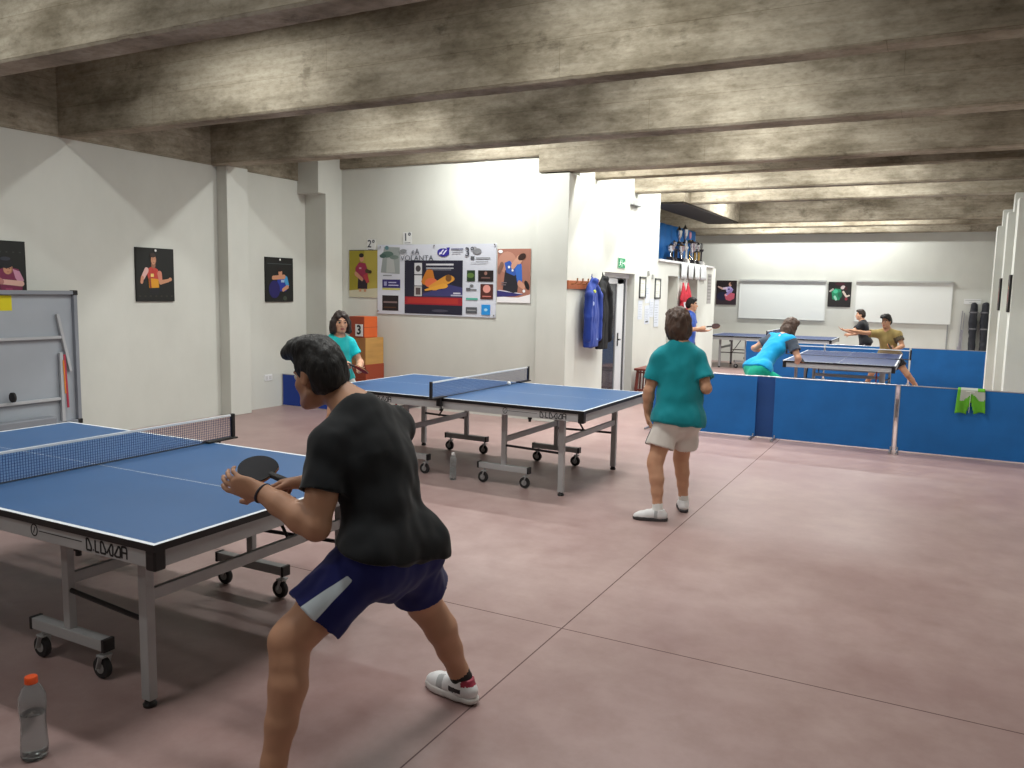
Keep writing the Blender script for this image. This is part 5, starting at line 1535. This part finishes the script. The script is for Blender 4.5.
# ---- boy in teal with white shorts, seen from behind
def side_stripe(dirv, w=.012):
    def f(cn, J):
        hip, kn = J['hipL'], J['knL']; ax = nrm(kn - hip)
        o = np.asarray(dirv, float); o = nrm(o - ax * (o @ ax)); b = np.cross(ax, o); r = cn - hip
        return np.minimum(w - np.abs(r @ b), r @ o - .03)
    return f
tealJ = dict(pel=V3(-1.735, 6.04, .775), waist=V3(-1.725, 6.06, .915), chest=V3(-1.735, 6.085, 1.115), neck=V3(-1.755, 6.11, 1.31), head=V3(-1.785, 6.135, 1.472),
    fp=V3(-.62, .78, 0), fc=V3(-.55, .83, -.08), hf=V3(-.62, .77, -.12), hu=V3(-.05, .1, .99),
    shL=V3(-1.875, 6.03, 1.215), elL=V3(-1.945, 5.98, .965), wrL=V3(-1.965, 6.03, .775),
    shR=V3(-1.625, 6.15, 1.215), elR=V3(-1.53, 6.09, 1.0), wrR=V3(-1.60, 6.27, 1.0),
    hipL=V3(-1.80, 6.0, .74), knL=V3(-1.845, 5.89, .42), anL=V3(-1.79, 5.83, .08), toeL=V3(-.96, -.28, 0), backL=V3(.6, -.6, 0),
    hipR=V3(-1.665, 6.08, .74), knR=V3(-1.73, 6.19, .42), anR=V3(-1.70, 6.21, .08), toeR=V3(-.35, .9, 0), backR=V3(.5, -.8, 0),
    handL=dict(d=V3(.0, .25, -.95), n=V3(.85, .3, .1), side=1, kw=dict(curl=(22, 30, 25))),
    handR=dict(d=V3(-.5, .85, .1), n=V3(-.7, -.5, .3), side=1, kw=dict(curl=(50, 60, 45))))
TEAL = cloth('teal_cloth', (20, 126, 136))
build_person('person', 'boy in a teal T-shirt and white shorts standing with his back turned', tealJ, .92, dict(
    skin=SKIN_M, lips=LIPS, hairmat=HBR, sockmat=SOCKW, sock=.05, head=1.06, limb=1.1, butt=.04, hair=hair_bowl(.02), hair_h=.008, hair_amp=.012,
    shirt=dict(mat=TEAL, loose=.024, sleeve=.70, sw=.034, hem=-.22, boxy=.024, wr=.012, wscale=9, flat=.74),
    shorts=dict(mat=stripe_cloth('white_shorts', (205, 198, 192), (44, 50, 62)), stripe=side_stripe((-.9, -.4, 0)), loose=.010, len=.62, flare=.04, waist=.45, wr=.010),
    shoe=dict(mat=SHW, sole=SOLED, extra=[SHS], marks=[lambda x, y, z: (x > .0) & (x < .03) & (np.abs(y) > .025) & (z > .03)])), h=.0085)

# ---- girl in turquoise at the far end of the second table
girlJ = dict(pel=V3(-5.50, 6.62, .78), waist=V3(-5.51, 6.61, .91), chest=V3(-5.515, 6.60, 1.05), neck=V3(-5.50, 6.59, 1.195), head=V3(-5.455, 6.58, 1.345),
    fp=V3(.98, -.15, 0), fc=V3(.95, -.3, -.05), hf=V3(.80, -.60, .06), hu=V3(.06, .0, 1),
    shL=V3(-5.47, 6.73, 1.12), elL=V3(-5.36, 6.78, .93), wrL=V3(-5.27, 6.64, .87),
    shR=V3(-5.56, 6.47, 1.11), elR=V3(-5.44, 6.35, 1.01), wrR=V3(-5.24, 6.37, .965),
    hipL=V3(-5.48, 6.70, .74), knL=V3(-5.37, 6.74, .42), anL=V3(-5.42, 6.80, .08), toeL=V3(.9, .2, 0),
    hipR=V3(-5.51, 6.54, .74), knR=V3(-5.44, 6.42, .42), anR=V3(-5.52, 6.38, .08), toeR=V3(.85, -.4, 0),
    handL=dict(d=V3(.7, -.6, -.3), n=V3(-.3, -.3, .8), side=-1, kw=dict(curl=(30, 40, 30))),
    handR=dict(d=V3(.9, .1, -.25), n=V3(-.2, .3, -.9), side=1, kw=dict(curls=[(30, 30, 20), (60, 70, 45), (64, 72, 45), (66, 74, 48)], thumb=(.75, .35, .35))))
build_person('person', 'girl in a turquoise T-shirt with a dark bob behind the banner side table', girlJ, .84, dict(
    skin=SKIN_L, lips=LIPS, hairmat=HDB, sockmat=SOCKW, sock=.05, head=1.06, torso=.86, hair=hair_parted(), hair_h=.008, hair_amp=.012,
    shirt=dict(mat=cloth('turquoise_cloth', (44, 186, 186)), sleevemat=cloth('turquoise_bright', (28, 196, 204)), sl0=-.02, loose=.024, sleeve=.62, sw=.03, hem=-.1, boxy=.018, wr=.009),
    shorts=dict(mat=stripe_cloth('pale_shorts', (200, 202, 200), (44, 50, 62)), stripe=side_stripe((.4, -.9, 0)), loose=.008, len=.6, flare=.035, waist=.45),
    shoe=dict(mat=SHW, sole=SOLE)), h=.009)
racket('racket held by the girl in turquoise', (-5.04, 6.39, .905), V3(-.9, -.1, .3), V3(.2, .5, .8), s=.98)

# ---- boy in bright cyan leaning over the table behind the barriers
CY = cloth('cyan_cloth', (20, 148, 200))
cyJ = dict(pel=V3(-2.14, 11.32, .715), waist=V3(-2.08, 11.42, .84), chest=V3(-1.99, 11.56, .99), neck=V3(-1.90, 11.68, 1.14), head=V3(-1.83, 11.79, 1.285),
    fp=V3(.6, .6, -.5), fc=V3(.55, .6, -.58), hf=V3(.55, .8, -.25), hu=V3(.2, .35, .9),
    shL=V3(-2.06, 11.74, 1.12), elL=V3(-2.29, 11.68, .97), wrL=V3(-2.25, 11.92, .93),
    shR=V3(-1.78, 11.56, 1.10), elR=V3(-1.66, 11.48, .88), wrR=V3(-1.70, 11.70, .80),
    hipL=V3(-2.22, 11.42, .68), knL=V3(-2.28, 11.60, .38), anL=V3(-2.38, 11.44, .08), toeL=V3(.3, .95, 0),
    hipR=V3(-2.05, 11.26, .675), knR=V3(-1.74, 11.32, .45), anR=V3(-1.62, 11.12, .08), toeR=V3(.6, .8, 0),
    handL=dict(d=V3(.3, .9, -.1), n=V3(.6, -.3, -.5), side=-1, kw=dict(curl=(35, 45, 35))),
    handR=dict(d=V3(.1, .95, .1), n=V3(-.8, .1, -.3), side=1, kw=dict(curls=[(30, 30, 20), (60, 70, 45), (64, 72, 45), (66, 74, 48)], thumb=(.75, .35, .35))))
build_person('person', 'boy in a bright cyan T-shirt and green shorts bending behind the front barriers', cyJ, .88, dict(
    skin=SKIN_L, lips=LIPS, hairmat=HBR, sockmat=SOCKW, sock=.05, head=1.08, limb=1.12, torso=1.06, hair=hair_bowl(.10, 1.15), hair_h=.01, hair_amp=.012,
    shirt=dict(mat=CY, sleevemat=cloth('grey_sleeve', (70, 78, 90)), sl0=.0, loose=.024, sleeve=.62, sw=.034, hem=-.1, flare=.012, wr=.010),
    shorts=dict(mat=cloth('green_shorts', (24, 160, 132)), loose=.026, len=.72, flare=.05, waist=.5, wr=.009),
    shoe=dict(mat=SHW, sole=SOLE)), h=.011)
racket('racket held by the boy in bright cyan', (-1.70, 11.94, .83), V3(.0, -.95, -.15), V3(.6, .1, .75), s=.95)

# ---- boy in olive at the far end of that table
olJ = dict(pel=V3(-.76, 16.02, .70), waist=V3(-.78, 16.0, .82), chest=V3(-.80, 15.96, .97), neck=V3(-.82, 15.93, 1.12), head=V3(-.84, 15.88, 1.285),
    fp=V3(-.3, -.9, -.15), fc=V3(-.4, -.85, -.2), hf=V3(-.5, -.85, -.05), hu=V3(-.05, -.1, 1),
    shL=V3(-.64, 15.88, 1.07), elL=V3(-.55, 15.82, .87), wrL=V3(-.66, 15.66, .82),
    shR=V3(-.98, 15.95, 1.07), elR=V3(-1.20, 15.80, 1.08), wrR=V3(-1.39, 15.66, 1.12),
    hipL=V3(-.68, 16.0, .66), knL=V3(-.44, 15.92, .36), anL=V3(-.24, 16.0, .08), toeL=V3(.1, -.95, 0),
    hipR=V3(-.86, 16.03, .66), knR=V3(-1.02, 15.88, .36), anR=V3(-1.14, 16.0, .08), toeR=V3(-.4, -.9, 0),
    handL=dict(d=V3(-.7, -.6, .1), n=V3(.2, .3, .7), side=1, kw=dict(curls=[(30, 30, 20), (60, 70, 45), (64, 72, 45), (66, 74, 48)])),
    handR=dict(d=V3(-.8, -.5, .2), n=V3(.1, .2, -.9), side=-1, kw=dict(curl=(12, 15, 12))))
build_person('person', 'boy in an olive T-shirt facing the camera at the far end of the barriered table', olJ, .86, dict(
    skin=SKIN_M, lips=LIPS, hairmat=HB, sockmat=SOCKB, sock=.05, head=1.05, hair=hair_short(True), hair_h=.01, hair_amp=.007,
    shirt=dict(mat=cloth('olive_cloth', (150, 132, 84)), sleevemat=cloth('olive_dark_sleeve', (84, 74, 60)), sleeve_sides='L', sl0=.05, loose=.022, sleeve=.55, sw=.03, hem=-.1, flare=.012, wr=.009),
    shorts=dict(mat=cloth('black_shorts', (38, 36, 42)), loose=.016, len=.55, flare=.035, waist=.5),
    shoe=dict(mat=SHW, sole=SOLE)), h=.011)
racket('racket held by the boy in olive', (-.74, 15.50, .86), V3(.2, .95, -.1), V3(.8, -.2, .5), (60, 50, 48), s=.95)

# ---- boy in black by the far table
bkJ = dict(pel=V3(-1.42, 19.2, .76), waist=V3(-1.44, 19.2, .89), chest=V3(-1.465, 19.2, 1.04), neck=V3(-1.49, 19.2, 1.17), head=V3(-1.54, 19.19, 1.325),
    fp=V3(-.95, -.2, 0), fc=V3(-.93, -.3, -.1), hf=V3(-.98, -.15, -.02), hu=V3(-.05, 0, 1),
    shL=V3(-1.50, 19.05, 1.115), elL=V3(-1.66, 18.92, .96), wrL=V3(-1.83, 18.88, 1.0),
    shR=V3(-1.45, 19.34, 1.115), elR=V3(-1.58, 19.42, .92), wrR=V3(-1.76, 19.36, .88),
    hipL=V3(-1.42, 19.1, .72), knL=V3(-1.48, 19.05, .4), anL=V3(-1.40, 19.03, .08), toeL=V3(-1, -.1, 0),
    hipR=V3(-1.42, 19.3, .72), knR=V3(-1.48, 19.34, .4), anR=V3(-1.40, 19.37, .08), toeR=V3(-1, .1, 0),
    handL=dict(d=V3(-.9, -.1, .35), n=V3(.2, .2, .9), side=-1, kw=dict(curl=(14, 16, 12))),
    handR=dict(d=V3(-.95, -.1, .0), n=V3(0, -.9, 0), side=-1, kw=dict(curl=(30, 40, 30))))
build_person('person', 'boy in a black T-shirt reaching out behind the rear barriers', bkJ, .86, dict(
    skin=SKIN_L, lips=LIPS, hairmat=HDB, sockmat=SOCKW, sock=.05, head=1.03, hair=hair_short(False), hair_h=.011, hair_amp=.006,
    shirt=dict(mat=cloth('black_cotton', (34, 34, 38)), loose=.022, sleeve=.6, sw=.03, hem=-.2, boxy=.014, wr=.008),
    shorts=dict(mat=cloth('black_shorts', (38, 36, 42)), loose=.016, len=.55, flare=.035, waist=.45),
    shoe=dict(mat=SHW, sole=SOLE)), h=.012)

# ---- boy in blue by the hatch of the side wall
blJ = dict(pel=V3(-4.03, 14.56, .86), waist=V3(-4.03, 14.57, 1.0), chest=V3(-4.03, 14.58, 1.18), neck=V3(-4.025, 14.585, 1.36), head=V3(-4.0, 14.59, 1.515),
    fp=V3(.95, .1, 0), fc=V3(.93, .1, -.05), hf=V3(.93, .30, -.08), hu=V3(.04, 0, 1),
    shL=V3(-4.04, 14.74, 1.30), elL=V3(-3.98, 14.80, 1.07), wrL=V3(-3.78, 14.72, 1.05),
    shR=V3(-4.02, 14.42, 1.30), elR=V3(-3.98, 14.36, 1.07), wrR=V3(-3.78, 14.42, 1.10),
    hipL=V3(-4.03, 14.65, .82), knL=V3(-3.99, 14.68, .45), anL=V3(-4.03, 14.70, .085), toeL=V3(1, .1, 0),
    hipR=V3(-4.03, 14.47, .82), knR=V3(-3.99, 14.44, .45), anR=V3(-4.03, 14.42, .085), toeR=V3(1, -.1, 0),
    handL=dict(d=V3(.95, -.1, .05), n=V3(0, -.2, .9), side=1, kw=dict(curl=(14, 18, 14))),
    handR=dict(d=V3(.92, .1, .1), n=V3(0, .9, -.2), side=1, kw=dict(curls=[(30, 30, 20), (60, 70, 45), (64, 72, 45), (66, 74, 48)], thumb=(.75, .35, .35))))
build_person('person', 'boy in a blue T-shirt standing in profile at the side wall beneath the trophies', blJ, .94, dict(
    skin=SKIN_M, lips=LIPS, hairmat=HB, sockmat=SOCKW, sock=.05, head=1.0, hair=hair_short(False), hair_h=.011, hair_amp=.006,
    shirt=dict(mat=cloth('blue_tshirt', (50, 84, 170)), loose=.022, sleeve=.6, sw=.03, hem=-.2, boxy=.014, wr=.008),
    shorts=dict(mat=cloth('black_shorts', (38, 36, 42)), loose=.016, len=.55, flare=.035, waist=.45),
    shoe=dict(mat=SHW, sole=SOLE)), h=.011)
racket('racket held by the boy in blue at the side wall', (-3.53, 14.50, 1.15), V3(-.95, -.2, -.1), V3(.1, -.5, .8), (52, 30, 30), s=.98)
